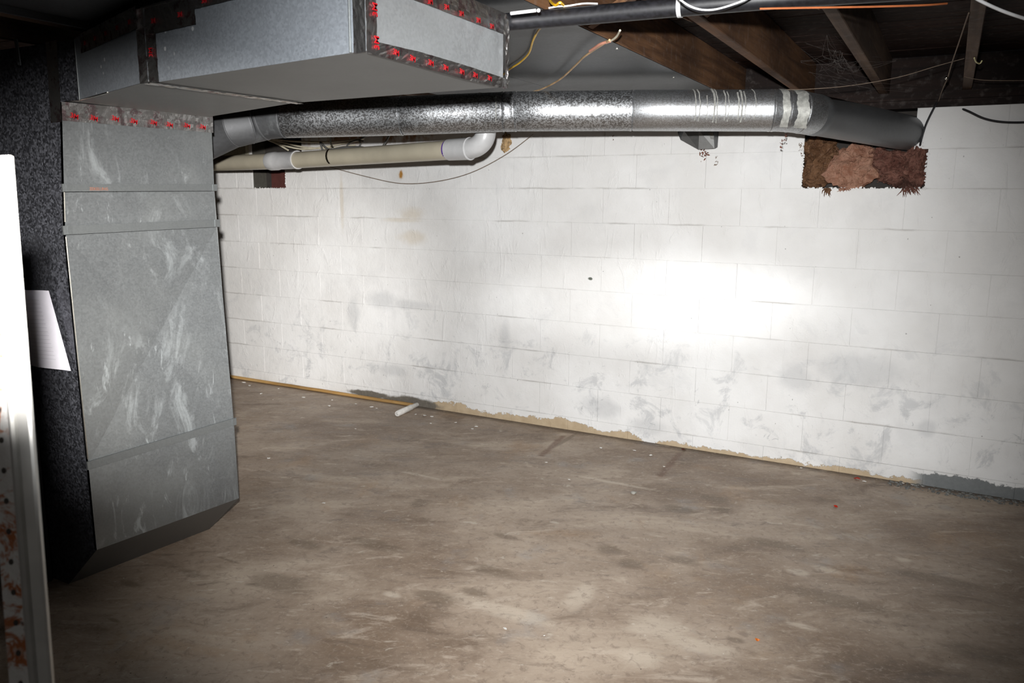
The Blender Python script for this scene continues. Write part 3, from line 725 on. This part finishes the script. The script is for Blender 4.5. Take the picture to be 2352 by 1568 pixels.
for (pa, pb) in (((1783, 254), (1800, 255)), ((1815, 256), (1842, 258))):   # smeared sealant bands at the elbow
    a = rpx(*pa); b = rpx(*pb); bm = bmesh.new(); t = (b-a).normalized(); rows = []
    v0 = R @ Vector((0, 1, 0)); v1 = R @ Vector((0, 0, 1))
    for i in range(25):
        an = -1.1+i*2.5/24; row = []
        for j in range(5):
            jj = (j/4-.5)*(1+.14*math.sin(i*.7+j*.5)+.07*math.sin(i*2.3))+.5
            row.append(bm.verts.new(a.lerp(b, jj)+(v0*math.sin(an)+v1*math.cos(an))*(RD+.0032+.0006*rs.random())))
        rows.append(row)
    for i in range(24):
        for j in range(4): bm.faces.new((rows[i][j], rows[i][j+1], rows[i+1][j+1], rows[i+1][j]))
    obj('sealant_band', bm, M['sealant'], rp, True)

# ---------------------------------------------------------------- PVC drain
dr = empty('pvc_drain', D(1060, 343, 3.75), 'beige plastic drain pipe with white fittings under the round duct', 'pipe')
def dd(px): return 5.25+(3.75-5.25)*(px-500)/560
def pv(px, py): return D(px, py, 1/((1/5.25)+(1/3.95-1/5.25)*(px-500)/560))
PR = .0478
bm = bmesh.new(); tube(bm, [pv(440, 377), pv(640, 370)], PR, 28); obj('pipe_run', bm, M['pvc'], dr, True)
bm = bmesh.new(); tube(bm, [pv(660, 369), pv(1050, 343.5)], PR, 28); obj('pipe_run', bm, M['pvc'], dr, True)
bm = bmesh.new(); lathe(bm, pv(621, 370.5), pv(684, 367), [(0, PR), (0, PR+.006), (.03, PR+.0075), (.26, PR+.0075), (.30, PR+.004), (.62, PR+.004), (.9, PR+.004), (.94, PR+.0065), (1, PR+.0065), (1, PR)]); obj('coupling', bm, M['pvc_white'], dr, True)
bm = bmesh.new(); lathe(bm, pv(1028, 344.5), pv(1033, 344.2), [(0, PR+.0006), (1, PR+.0006)]); obj('primer_ring', bm, M['purple'], dr, True)
eb = [pv(1060, 342.5), pv(1078, 341), pv(1095, 336), pv(1108, 325), pv(1115, 308), pv(1116, 280), pv(1116, 255)]
bm = bmesh.new(); tube(bm, smooth_path(eb, 5), PR+.002, 28); obj('elbow', bm, M['pvc_white'], dr, True)
bm = bmesh.new(); lathe(bm, pv(1032, 344), pv(1080, 341.5), [(0, PR), (0, PR+.005), (.9, PR+.006), (1, PR+.008), (1.03, PR+.001)]); obj('elbow_hub', bm, M['pvc_white'], dr, True)
# perforated strap hanging the drain
c0 = pv(764, 361); bm = bmesh.new()
ring = []
tdir = (pv(1000, 346)-pv(700, 365)).normalized()
for i in range(15):
    a = math.radians(100-i*15); v = R @ Vector((0, math.sin(a), math.cos(a))); v = (v-tdir*v.dot(tdir)).normalized()
    ring.append(c0+v*(PR+.0025)+tdir*(.006*(i-4)/4))
ring = [c0+Vector((-.012, 0, .16)), c0+Vector((-.012, 0, .08))]+ring
rows = [(p-tdir*.008, p+tdir*.008) for p in ring]
vs = [(bm.verts.new(a), bm.verts.new(b)) for a, b in rows]
for a, b in zip(vs, vs[1:]): bm.faces.new((a[0], a[1], b[1], b[0]))
bmesh.ops.solidify(bm, geom=bm.faces[:], thickness=.001)
tag(obj('pipe_strap', bm, M['strap']), 'shiny metal hanger strap looped round the beige drain pipe', 'strap')
# bits inside left notch
bm = bmesh.new(); box(bm, (-4.53, W+.02, 1.523), (-4.369, W+.149, 1.71)); tag(obj('wood_block', bm, plain('dark_red_wood', (.075, .02, .015), .85)), 'dark reddish block in the small wall pocket under the drain pipe', 'block')
cb = bmesh.new(); box(cb, (-5.15, W-.035, 1.725), (-4.725, W-.002, 1.895), 0, .003); tag(obj('cream_board', cb, M['cream_board']), 'cream board at the wall top behind the round duct end', 'board')

# cables above the drain
def wl(*p, off=.06): return [P(a, b, 1, W-off) for a, b in p]
cables_c = [((597, 313), (640, 321), (690, 325), (760, 326), (830, 319)), ((600, 314), (650, 327), (700, 338), (760, 340), (815, 333)), ((603, 316), (640, 330), (690, 342), (740, 338), (800, 327), (836, 318)), ((612, 318), (640, 332), (662, 345))]
labs = ['cream cable on top of the bundle above the beige drain', 'cream cable lowest in the bundle above the beige drain', 'cream cable crossing the middle of the bundle above the drain', 'short cream cable dropping behind the grey pipe coupling']
for pts_, lb in zip(cables_c, labs): cable('electric_cable', wl(*pts_, off=.10), .0065, M['cream'], lb, 'cable', 'cables above the drain')
cable('electric_cable', wl((836, 325), (820, 322), (803, 328), (797, 337), (808, 342), (822, 339), (828, 330), (826, 322), (838, 314), (880, 300), off=.14), .0055, M['grey_cable'], 'looped grey cable ring above the beige drain', 'cable', 'cables above the drain')
cable('electric_cable', wl((735, 326), (741, 345), (736, 327), (750, 340), (762, 343), (790, 338), (830, 338), (869, 345), (882, 332), (896, 308), off=.30), .0065, M['grey_cable'], 'dark grey kinked cable lying along the beige drain', 'cable', 'cables above the drain', sm=4)
cable('sagging_wire', wl((757, 383), (840, 405), (920, 421), (1000, 417), (1080, 397), (1160, 356), (1225, 308), off=.05), .0022, M['string'], 'thin wire sagging across the white wall below the drain', 'wire')

# ---------------------------------------------------------------- vent hood under the pipe
hp = lambda x, y, o: P(x, y, 1, W-o)
hd = empty('vent_hood', hp(1605, 300, .08), 'small faceted metal vent hood on the wall under the round duct', 'vent')
top = 235
facets = [[hp(1550, top, .01), hp(1557, 306, .01), hp(1563, 321, .02), hp(1571, 300, .07), hp(1571, top, .07)],
          [hp(1571, top, .07), hp(1571, 300, .07), hp(1563, 321, .02), hp(1604, 343, .10), hp(1606, 300, .13), hp(1606, top, .13)],
          [hp(1606, top, .13), hp(1606, 300, .13), hp(1604, 343, .10), hp(1641, 341, .09), hp(1639, 300, .10), hp(1637, top, .10)],
          [hp(1637, top, .10), hp(1639, 300, .10), hp(1641, 341, .09), hp(1648, 338, .02), hp(1651, 300, .01), hp(1652, top, .01)]]
for i, f in enumerate(facets):
    bm = bmesh.new(); poly(bm, f); obj('hood_facet', bm, M['galv_dark'] if i in (1, 2) else M['pan'], hd)
for k in range(7):
    y0 = 304+k*2.3; bm = bmesh.new(); tube(bm, [hp(1627+k*.8, y0, .115), hp(1638+k*.3, y0+1.2, .106)], .0012, 6); obj('crimp_rib', bm, M['strap'], hd, True)
# debris below hood and hanging fluff
def crumbs(name, pts_, r, mat, label, n=10, spread=.012, seed=1):
    rg = random.Random(seed); bm = bmesh.new()
    for p in pts_:
        for k in range(n):
            q = p+Vector((rg.gauss(0, spread), rg.uniform(-.004, .002), rg.gauss(0, spread)))
            m = Matrix.Translation(q) @ Matrix.Rotation(rg.uniform(0, 3), 4, 'Y') @ Matrix.Diagonal((rg.uniform(.5, 2.2), .6, rg.uniform(.3, .9), 1))
            bmesh.ops.create_icosphere(bm, subdivisions=1, radius=r*rg.uniform(.5, 1.2), matrix=m)
    return tag(obj(name, bm, mat), label, 'debris', None, 'stuff')
crumbs('debris_clump', [hp(1614, 352, .004), hp(1618, 356, .004)], .006, M['rustbits'], 'rusty brown debris clump stuck to the wall below the vent hood', 12, .014, 2)
crumbs('dust_fluff', [hp(1645, 360, .004), hp(1646, 370, .004), hp(1643, 379, .004)], .0035, M['string'], 'dark dust fluff hanging on the wall right of the vent hood', 5, .004, 3)
crumbs('dust_fluff', [D(1806, 312, 3.7), D(1802, 322, 3.7), D(1796, 330, 3.7), D(1792, 336, 3.7)], .0035, M['rustbits'], 'brown dust strand hanging from the round duct elbow', 6, .004, 4)
crumbs('dust_fluff', [hp(1409, 312, .004), hp(1409, 320, .004)], .003, M['rustbits'], 'small brown fleck hanging below the middle of the round duct', 5, .003, 5)
crumbs('dust_fluff', [hp(1840, 330, .004), hp(1838, 345, .004), hp(1842, 355, .004)], .004, M['string'], 'grey dust fluff on the left edge of the insulated hole', 6, .006, 6)
# crumbling foam patch near the drain elbow
def lump(bm, c, r, amp, fr, sub=3, seed=0):
    ret = bmesh.ops.create_icosphere(bm, subdivisions=sub, radius=1)
    for v in ret['verts']:
        n = v.co.normalized(); d = 1+amp*(noise.noise(n*fr+Vector((seed, seed*2, 0)))+.5*noise.noise(n*fr*2.3+Vector((seed, 0, 3)))+.3*noise.noise(n*fr*6+Vector((seed, 5, 3))))
        v.co = Vector(c)+Vector((n.x*r[0], n.y*r[1], n.z*r[2]))*d
bm = bmesh.new(); lump(bm, hp(1164, 322, .005), (.030, .012, .040), .6, 2., 3, 3); lump(bm, hp(1160, 338, .005), (.026, .012, .028), .6, 2.2, 3, 8)
tag(obj('foam_patch', bm, M['foam'], None, True), 'crumbling tan foam patch on the wall right of the white drain elbow', 'patch')

# ---------------------------------------------------------------- insulation in the wall hole
def wad(name, parts, mat, label, seed, tufts=()):
    bm = bmesh.new()
    for i, (px, py, rx, rz, ry, o) in enumerate(parts):
        lump(bm, P(px, py, 1, W+o), (rx, ry, rz), .42, 2.1, 4, seed+i*7)
    o = obj(name, bm, mat, None, True); tag(o, label, 'insulation', 'fiberglass wads in the wall hole')
    rg = random.Random(seed); bm = bmesh.new()
    for (px, py, rx, rz, ry, of) in parts:          # loose surface fibres
        c = P(px, py, 1, W+of)
        for k in range(150):
            a = rg.uniform(0, 6.283); b = rg.uniform(-1, 1); n = Vector((math.cos(a)*math.cos(b), -abs(math.sin(a)*math.cos(b)), math.sin(b)))
            p = c+Vector((n.x*rx, n.y*ry, n.z*rz))*1.02; q = p+n*rg.uniform(.004, .016)+Vector((rg.gauss(0, .006), 0, rg.gauss(0, .006)))
            tube(bm, [p, p.lerp(q, .5)+Vector((rg.gauss(0, .003), 0, rg.gauss(0, .003))), q], .0005, 3, False)
    for (px, py, ln, dxx) in tufts:
        for k in range(22):
            p = P(px+rg.uniform(-9, 9), py, 1, W-.012+rg.uniform(0, .02)); q = p+Vector((dxx+rg.gauss(0, .012), rg.uniform(-.012, .004), -ln*rg.uniform(.4, 1)))
            tube(bm, [p, p.lerp(q, .5)+Vector((rg.gauss(0, .005), 0, 0)), q], [.004, .003, .0008], 5, False)
    f = obj('fibre_fringe', bm, mat, o); f['kind'] = 'stuff'
wad('insulation_wad', ((1882, 345, .085, .075, .07, .05), (1880, 392, .075, .075, .06, .045), (1868, 415, .055, .035, .05, .05)), M['ins_brown'], 'brownish insulation wad at the left of the wall hole', 1, ((1900, 432, .05, 0),))
wad('insulation_wad', ((1957, 385, .115, .098, .075, .012), (1975, 355, .07, .05, .05, .04)), M['ins_pink'], 'large pink insulation wad bulging from the middle of the wall hole', 2, ((1940, 432, .02, 0),))
wad('insulation_wad', ((2032, 368, .10, .05, .06, .035), (2050, 395, .07, .055, .05, .06)), M['ins_dark'], 'greyish pink insulation wad right of the bulging pink one', 3)
wad('insulation_wad', ((2100, 372, .050, .085, .05, .03), (2108, 408, .040, .045, .045, .03), (2070, 415, .05, .035, .045, .05), (2104, 335, .03, .04, .03, .03)), M['ins_dark'], 'dark reddish insulation wad at the right of the wall hole', 5, ((2082, 428, .055, 0), (2094, 428, .045, .01)))

# ---------------------------------------------------------------- overhead pipes and cables
bp = []
for px, py in ((1000, 66), (1165, 51), (1360, 34), (1560, 16), (1800, -4), (2100, -24), (2500, -46)): bp.append(P(px, py, 2, 1.945))
bm = bmesh.new(); tube(bm, smooth_path(bp, 4), .024, 28)
tag(obj('black_drain_pipe', bm, M['black_pipe'], None, True), 'black plastic pipe running under the joists at the top', 'pipe')
def bpt(px, zoff=0., yoff=0.):
    for a, b, q, r in zip(bp, bp[1:], (1000, 1165, 1360, 1560, 1800, 2100), (1165, 1360, 1560, 1800, 2100, 2500)):
        if px <= r: return a.lerp(b, (px-q)/(r-q))
# zip tie hanger
c0 = bpt(1562); t = (bpt(1600)-bpt(1520)).normalized(); bm = bmesh.new(); rows = []
for i in range(22):
    a = math.radians(200+i*16.4*-1); v = R @ Vector((0, math.cos(a), math.sin(a))); v = (v-t*v.dot(t)).normalized()
    rows.append((c0+v*.0262-t*.0055, c0+v*.0262+t*.0055))
vs = [(bm.verts.new(a), bm.verts.new(b)) for a, b in rows]
for a, b in zip(vs, vs[1:]+vs[:1]): bm.faces.new((a[0], a[1], b[1], b[0]))
bmesh.ops.solidify(bm, geom=bm.faces[:], thickness=.0012)
tie = tag(obj('strap_hanger', bm, M['white_cable']), 'white plastic strap round the black pipe', 'strap')
def pz(l, z): return [P(a, b, 2, z) for a, b in l]
def dz(l, d): return [D(a, b, d) for a, b in l]
cable('white_cable', dz(((1545, -25), (1566, 2), (1600, 20), (1640, 22), (1690, 8), (1720, -6), (1760, -30)), 1.84), .0022, M['white_cable'], 'white cable drooping in front of the black pipe right of its strap', 'cable')
cable('white_cable', [bpt(px)+R @ Vector((0, o, .012)) for px, o in ((1262, .024), (1280, .026), (1305, .025), (1340, .0275), (1372, .0235))], .0022, M['white_cable'], 'short white cable lying on top of the black pipe near the yellow one', 'cable')
bm = bmesh.new(); tube(bm, [D(1173, 31, 2.03), D(1231, 24, 2.01)], .0042, 10); bmesh.ops.create_uvsphere(bm, u_segments=10, v_segments=6, radius=.005, matrix=Matrix.Translation(D(1237, 24, 2.01)))
tag(obj('white_rod', bm, M['white_cable'], None, True), 'bright white rod above the black pipe beside the taped duct end', 'rod')
cable('yellow_cable', pz(((1260, -20), (1264, 2), (1276, 12), (1287, 6), (1297, 20), (1280, 40), (1252, 55), (1238, 68), (1225, 92), (1215, 122), (1195, 143), (1172, 158), (1150, 176)), 1.974), .0035, M['yellow'], 'yellow cable passing behind the black pipe and taped duct end', 'cable')
tc = cable('tan_cable', pz(((1400, 92), (1345, 128), (1322, 150), (1285, 183), (1240, 206), (1195, 216), (1155, 217), (1100, 214)), 1.955), .0036, M['tan'], 'tan cable sagging under the grey panning toward the round duct', 'cable')
cable('bare_end', pz(((1424, 70), (1416, 84), (1403, 94), (1392, 99)), 1.955), .0033, M['cream'], parent=tc)
cable('splice_sleeve', pz(((1402, 94), (1380, 101), (1366, 110), (1355, 117)), 1.955), .0048, M['pink'], parent=tc)
cable('orange_cable', [D(1745, 20, 1.86), D(1850, 18, 1.86), D(2000, 15.5, 1.86), D(2120, 12, 1.86), D(2175, 8, 1.88)], .0024, M['orange'], 'thin orange cable along the underside of the black pipe', 'cable')
cable('white_cable', [D(2225, -14, 1.5), D(2250, 1, 1.5), D(2300, 24, 1.5), D(2352, 42, 1.5), D(2420, 62, 1.5)], .0030, M['white_cable'], 'bright white cable crossing the upper right corner', 'cable')
bm = bmesh.new(); tube(bm, smooth_path([P(2238, 133, 2, JZ-.004), P(2242, 142, 2, JZ-.008), P(2250, 146, 2, JZ-.008), P(2255, 140, 2, JZ-.003)], 3), .0026, 8)
tag(obj('cable_staple', bm, plain('pale_staple', (.75, .7, .35), .4), None, True), 'bright bent staple on the joist near the upper right corner', 'staple')
cable('dusty_string', [P(2225, 30, 2, JZ), D(2205, 90, 2.7), D(2188, 140, 3.0), D(2176, 180, 3.3), D(2165, 205, 3.6), P(2156, 232, 1, W-.02)], .0022, M['string'], 'dusty grey string hanging from the joist to the wall top', 'string', sm=4)
cable('black_cable', [P(2152, 236, 1, W-.01), P(2143, 252, 1, W-.02), P(2126, 288, 1, W-.015), P(2115, 325, 1, W-.012), P(2112, 345, 1, W+.03)], .005, M['black_cable'], 'black cable dropping over the wall top into the insulated hole', 'cable')
bm = bmesh.new(); bmesh.ops.create_uvsphere(bm, u_segments=10, v_segments=6, radius=.007, matrix=Matrix.Translation(D(2174, 179, 3.17)))
tag(obj('cable_clip', bm, M['strap'], None, True), 'tiny shiny clip on the dusty string above the wall top', 'clip')
cable('black_cable', [P(2200, 246, 1, W+.02), P(2225, 256, 1, W-.012), P(2260, 272, 1, W-.015), P(2300, 280, 1, W-.015), P(2352, 281, 1, W-.014), P(2420, 276, 1, W-.014)], .0055, M['black_cable'], 'black cable sagging on the white wall at the far right', 'cable')
cable('dusty_string', [D(1785, 211, 3.48), D(1800, 206, 3.45), D(1850, 205, 3.4), D(1950, 197, 3.3), D(2060, 178, 3.2), D(2150, 152, 3.1), D(2215, 134, 3.05)], .0013, M['string'], 'dusty string stretched from the duct elbow toward the joists', 'string', sm=5)
cable('dusty_string', [P(2215, 176, 2, JZ-.005), D(2260, 184, 3.4), D(2352, 185, 3.4), D(2420, 184, 3.4)], .0015, M['string'], 'short dusty string at the right edge just below the joist', 'string')
# cobwebs in the joist bays
rg = random.Random(9); bm = bmesh.new()
cx = [(1915, 130), (1925, 165), (1905, 100), (1880, 150), (1940, 150)]
nodes = [D(1925+rg.gauss(0, 38), 142+rg.gauss(0, 26), 3.05+rg.uniform(-.12, .12)) for _ in range(34)]
for i, p in enumerate(nodes):
    near = sorted(nodes, key=lambda q: (q-p).length)[1:4]
    for q in near:
        m = p.lerp(q, .5)+Vector((rg.gauss(0, .004), 0, -.006)); tube(bm, [p, m, q], .0003, 3, False)
for k in range(14):
    p = D(1860+rg.uniform(-30, 60), 90+rg.uniform(-20, 100), 3.0); q = D(1990+rg.uniform(-60, 120), 150+rg.uniform(-40, 70), 3.2); tube(bm, [p, p.lerp(q, .5)+Vector((0, 0, -.012)), q], .0003, 3, False)
tag(obj('cobweb', bm, M['web']), 'dusty cobweb between the joists above the duct elbow', 'cobweb', None, 'stuff')

# ---------------------------------------------------------------- things along the wall foot
st = empty('pvc_stub_pipe', P(940, 938, 2, .0), 'thin tan tube along the wall foot ending in a white stub', 'tube')
a = P(515, 866, 2, .010); b = P(934, 935, 2, .012)
a.y = W-.020; b.y = W-.020; a = Vector((-5.25, W-.020, .012)); b = Vector((-3.20, W-.022, .012))
bm = bmesh.new(); tube(bm, [a.lerp(b, k/14)+Vector((0, random.uniform(-.002, .002), random.uniform(-.001, .001))) for k in range(15)], .0125, 12); obj('tan_tube', bm, M['strip'], st, True)
p0 = b+Vector((.01, 0, .006)); p1 = P(912, 950, 2, .019)
bm = bmesh.new(); lathe(bm, p0, p1, [(-.05, .008), (0, .016), (.28, .0165), (.30, .020), (.97, .020), (1.0, .017), (1.0, .011), (.9, .011), (.9, 0)], 20); obj('white_stub', bm, M['chip'], st, True)
# paint chips, leaves, pebbles on the floor
chipm = []
for k in range(4):
    rg = random.Random(40+k); bm = bmesh.new(); n = 6
    vt = [(.011*math.cos(i*math.tau/n)*rg.uniform(.5, 1.3), .006*math.sin(i*math.tau/n)*rg.uniform(.5, 1.3), .0012+.003*rg.random()) for i in range(n)]
    solid(bm, vt, (0, 0, 1), .0012); me = bpy.data.meshes.new('paint_chip'); bm.to_mesh(me); bm.free(); me.materials.append(M['chip']); chipm.append(me)
chips = [(560, 879, 2.2), (573, 886, 2), (600, 905, 2.2), (640, 893, 1.5), (697, 913, 1.8), (627, 918, .8), (757, 933, 2.4), (763, 919, 1.5), (817, 928, 1.4), (854, 935, 1.8), (864, 938, 1.4), (955, 952, 1.5), (975, 955, 2.2), (992, 957, 1.6), (990, 973, 1.7), (1047, 971, 1.5), (1094, 980, 1.7), (1085, 985, 1.2), (817, 985, 1.2), (617, 1053, 1.8), (744, 1156, 1.5), (1380, 1029, 1.8), (1456, 1035, 1.6), (1495, 1046, 1.8), (1525, 1072, 1.3), (1255, 1062, 1.0), (1308, 1102, 1.2), (1455, 1132, 1.6), (1985, 1106, 1.6), (1160, 1444, 1.2), (1975, 1162, .6), (2095, 1110, 1.4), (2120, 1107, 1.6), (2075, 1104, 1.5), (1250, 1460, .6), (1840, 1075, 1.4)]
CHIPL = {(617, 1053): 'white chip alone on the floor right of the metal plenum', (744, 1156): 'white sliver alone on the floor, farthest in front of the stub', (817, 985): 'white chip on open floor between tan tube and the lone chips',
 (1160, 1444): 'round white chip on the near floor left of the pale scrape', (1250, 1460): 'smallest white chip, on the near floor right of the round one', (1308, 1102): 'white chip on the floor below both rust streaks', (1255, 1062): 'white chip beside the lower end of the left rust streak',
 (1455, 1132): 'white chip lying against the grey pebble', (1525, 1072): 'white chip lying on the longer rust streak', (1985, 1106): 'white chip just right of the bright red leaf scrap', (1975, 1162): 'tiny white chip beside the dark red leaf scrap',
 (1840, 1075): 'white chip at the wall foot left of the bright red leaf scrap', (560, 879): 'leftmost white chip against the tan tube by the plenum'}
rg = random.Random(21)
for i, (px, py, s) in enumerate(chips):
    o = link(bpy.data.objects.new('paint_chip', chipm[i % 4])); o.location = P(px, py, 2, 0); o.location.y = min(o.location.y, W-.02); o.scale = (s*.8, s*.8, s*.6); o.rotation_euler = (0, 0, rg.uniform(0, 3.1))
    lb = CHIPL.get((px, py)) or ('white paint chip under the left stretch of the tan tube' if px < 700 and py < 920 else 'white paint chip on the floor below the middle of the tan tube' if px < 880 else
        'white paint chip right of the white stub end' if px < 1060 else 'white paint chip by the wall foot between the stub and the rust streaks' if px < 1300 else
        'white paint chip by the wall foot near the longer rust streak' if px < 1600 else 'white paint chip by the wall foot near the dark mortar crumbs')
    tag(o, lb, 'paint chip', 'paint chips on the floor')
for (px, py, m, s, lb) in ((1968, 1101, 'leafred', 1.5, 'bright red leaf scrap on the floor close to the wall foot'), (1919, 1164, 'leafred', 1.2, 'dark red leaf scrap on the floor farther from the wall'), (1570, 1034, 'rustbits', 1.4, 'rusty red scrap against the wall foot above the rust streak'), (1740, 1470, 'leaforange', .7, 'tiny orange scrap on the near floor')):
    bm = bmesh.new(); rg = random.Random(px); n = 7
    c = bm.verts.new((0, 0, .009)); v = [bm.verts.new((.013*math.cos(i*math.tau/n)*rg.uniform(.5, 1.2), .010*math.sin(i*math.tau/n)*rg.uniform(.5, 1.2), rg.uniform(.0, .008))) for i in range(n)]
    for i in range(n): bm.faces.new((c, v[i], v[(i+1) % n]))
    bmesh.ops.solidify(bm, geom=bm.faces[:], thickness=.0008)
    o = obj('leaf_scrap', bm, M[m]); o.location = P(px, py, 2, .001); o.location.y = min(o.location.y, W-.02); o.scale = (s, s, s); tag(o, lb, 'leaf')
p = P(1455, 1133, 2, 0); bm = bmesh.new(); lump(bm, p+Vector((0, 0, .004)), (.016, .012, .009), .4, 2, 2, 4)
tag(obj('pebble', bm, plain('pebble_grey', (.28, .27, .24), .8), None, True), 'grey pebble on the floor in the middle distance', 'pebble')
# crumbs of loose mortar at right wall foot
bm = bmesh.new(); rg = random.Random(31)
for k in range(150):
    px = rg.uniform(2040, 2352); p = P(px, 1110, 1, W); x = p.x; q = Vector((x, W-rg.uniform(.0, .10)**1.0, .002)); s = rg.uniform(.003, .011)
    bmesh.ops.create_icosphere(bm, subdivisions=1, radius=s, matrix=Matrix.Translation(q) @ Matrix.Rotation(rg.uniform(0, 3), 4, 'Z') @ Matrix.Diagonal((1.5, 1, .5, 1)))
tag(obj('mortar_crumbs', bm, plain('mortar_crumb', (.16, .16, .15), .9, 0, .5, 60)), 'dark loose mortar crumbs along the wall foot at the right', 'debris', None, 'stuff')

# ---------------------------------------------------------------- steel post close to the camera
pt = D(28, 378, .70); pb = D(122, 1568, .70)
# post frame: axis (vertical-ish), u = screen right, v = away
ax = (pb-pt).normalized(); u = (R @ Vector((1, 0, 0))); u = (u-ax*u.dot(ax)).normalized(); v = ax.cross(u)
if v.dot(ray(60, 900)) < 0: v = -v
po = empty('steel_post', pb+ax*1.0, 'overlit rusty painted steel post with punched holes at the left edge', 'post')
top_ = D(24, 357, .70); Lp = 1.49/abs(ax.z) if ax.z else 1.5
def sec(name, prof, mat):
    bm = bmesh.new(); r0 = [bm.verts.new(top_+u*a+v*b) for a, b in prof]; r1 = [bm.verts.new(top_+ax*Lp+u*a+v*b) for a, b in prof]
    n = len(prof)
    for i in range(n): bm.faces.new((r0[i], r0[(i+1) % n], r1[(i+1) % n], r1[i]))
    bm.faces.new(r0[::-1]); bm.faces.new(r1); bmesh.ops.recalc_face_normals(bm, faces=bm.faces)
    return obj(name, bm, mat, po)
sec('flange', [(0, .000), (-.002, -.0015), (-.011, -.0015), (-.012, 0), (-.012, .004), (0, .004)], M['post_clean'])
sec('rounded_rib', [(-.0125, .001), (-.0135, -.003), (-.0155, -.005), (-.018, -.004), (-.0195, .000), (-.0195, .004), (-.0125, .004)], M['post_clean'])
web = sec('punched_web', [(-.020, .001), (-.0395, .003), (-.0395, .006), (-.020, .004)], M['post'])
for k in range(18):
    yy = 1355-70*k+210
    c = D(28+(yy-1355)*.13, yy, .7) if yy > 1285 else None
    s = ((yy-357)/(1568-357))
    base = top_+ax*((pb-top_).length*s)
    q = base+u*(-.0285)+v*(-.0005+.0021)
    bm = bmesh.new(); r = .0022
    ring = [bm.verts.new(q+u*r*math.cos(i*math.tau/10)+ax*r*1.25*math.sin(i*math.tau/10)-v*.0004) for i in range(10)]; bm.faces.new(ring)
    cc = obj('punched_hole', bm, M['dark'], web)
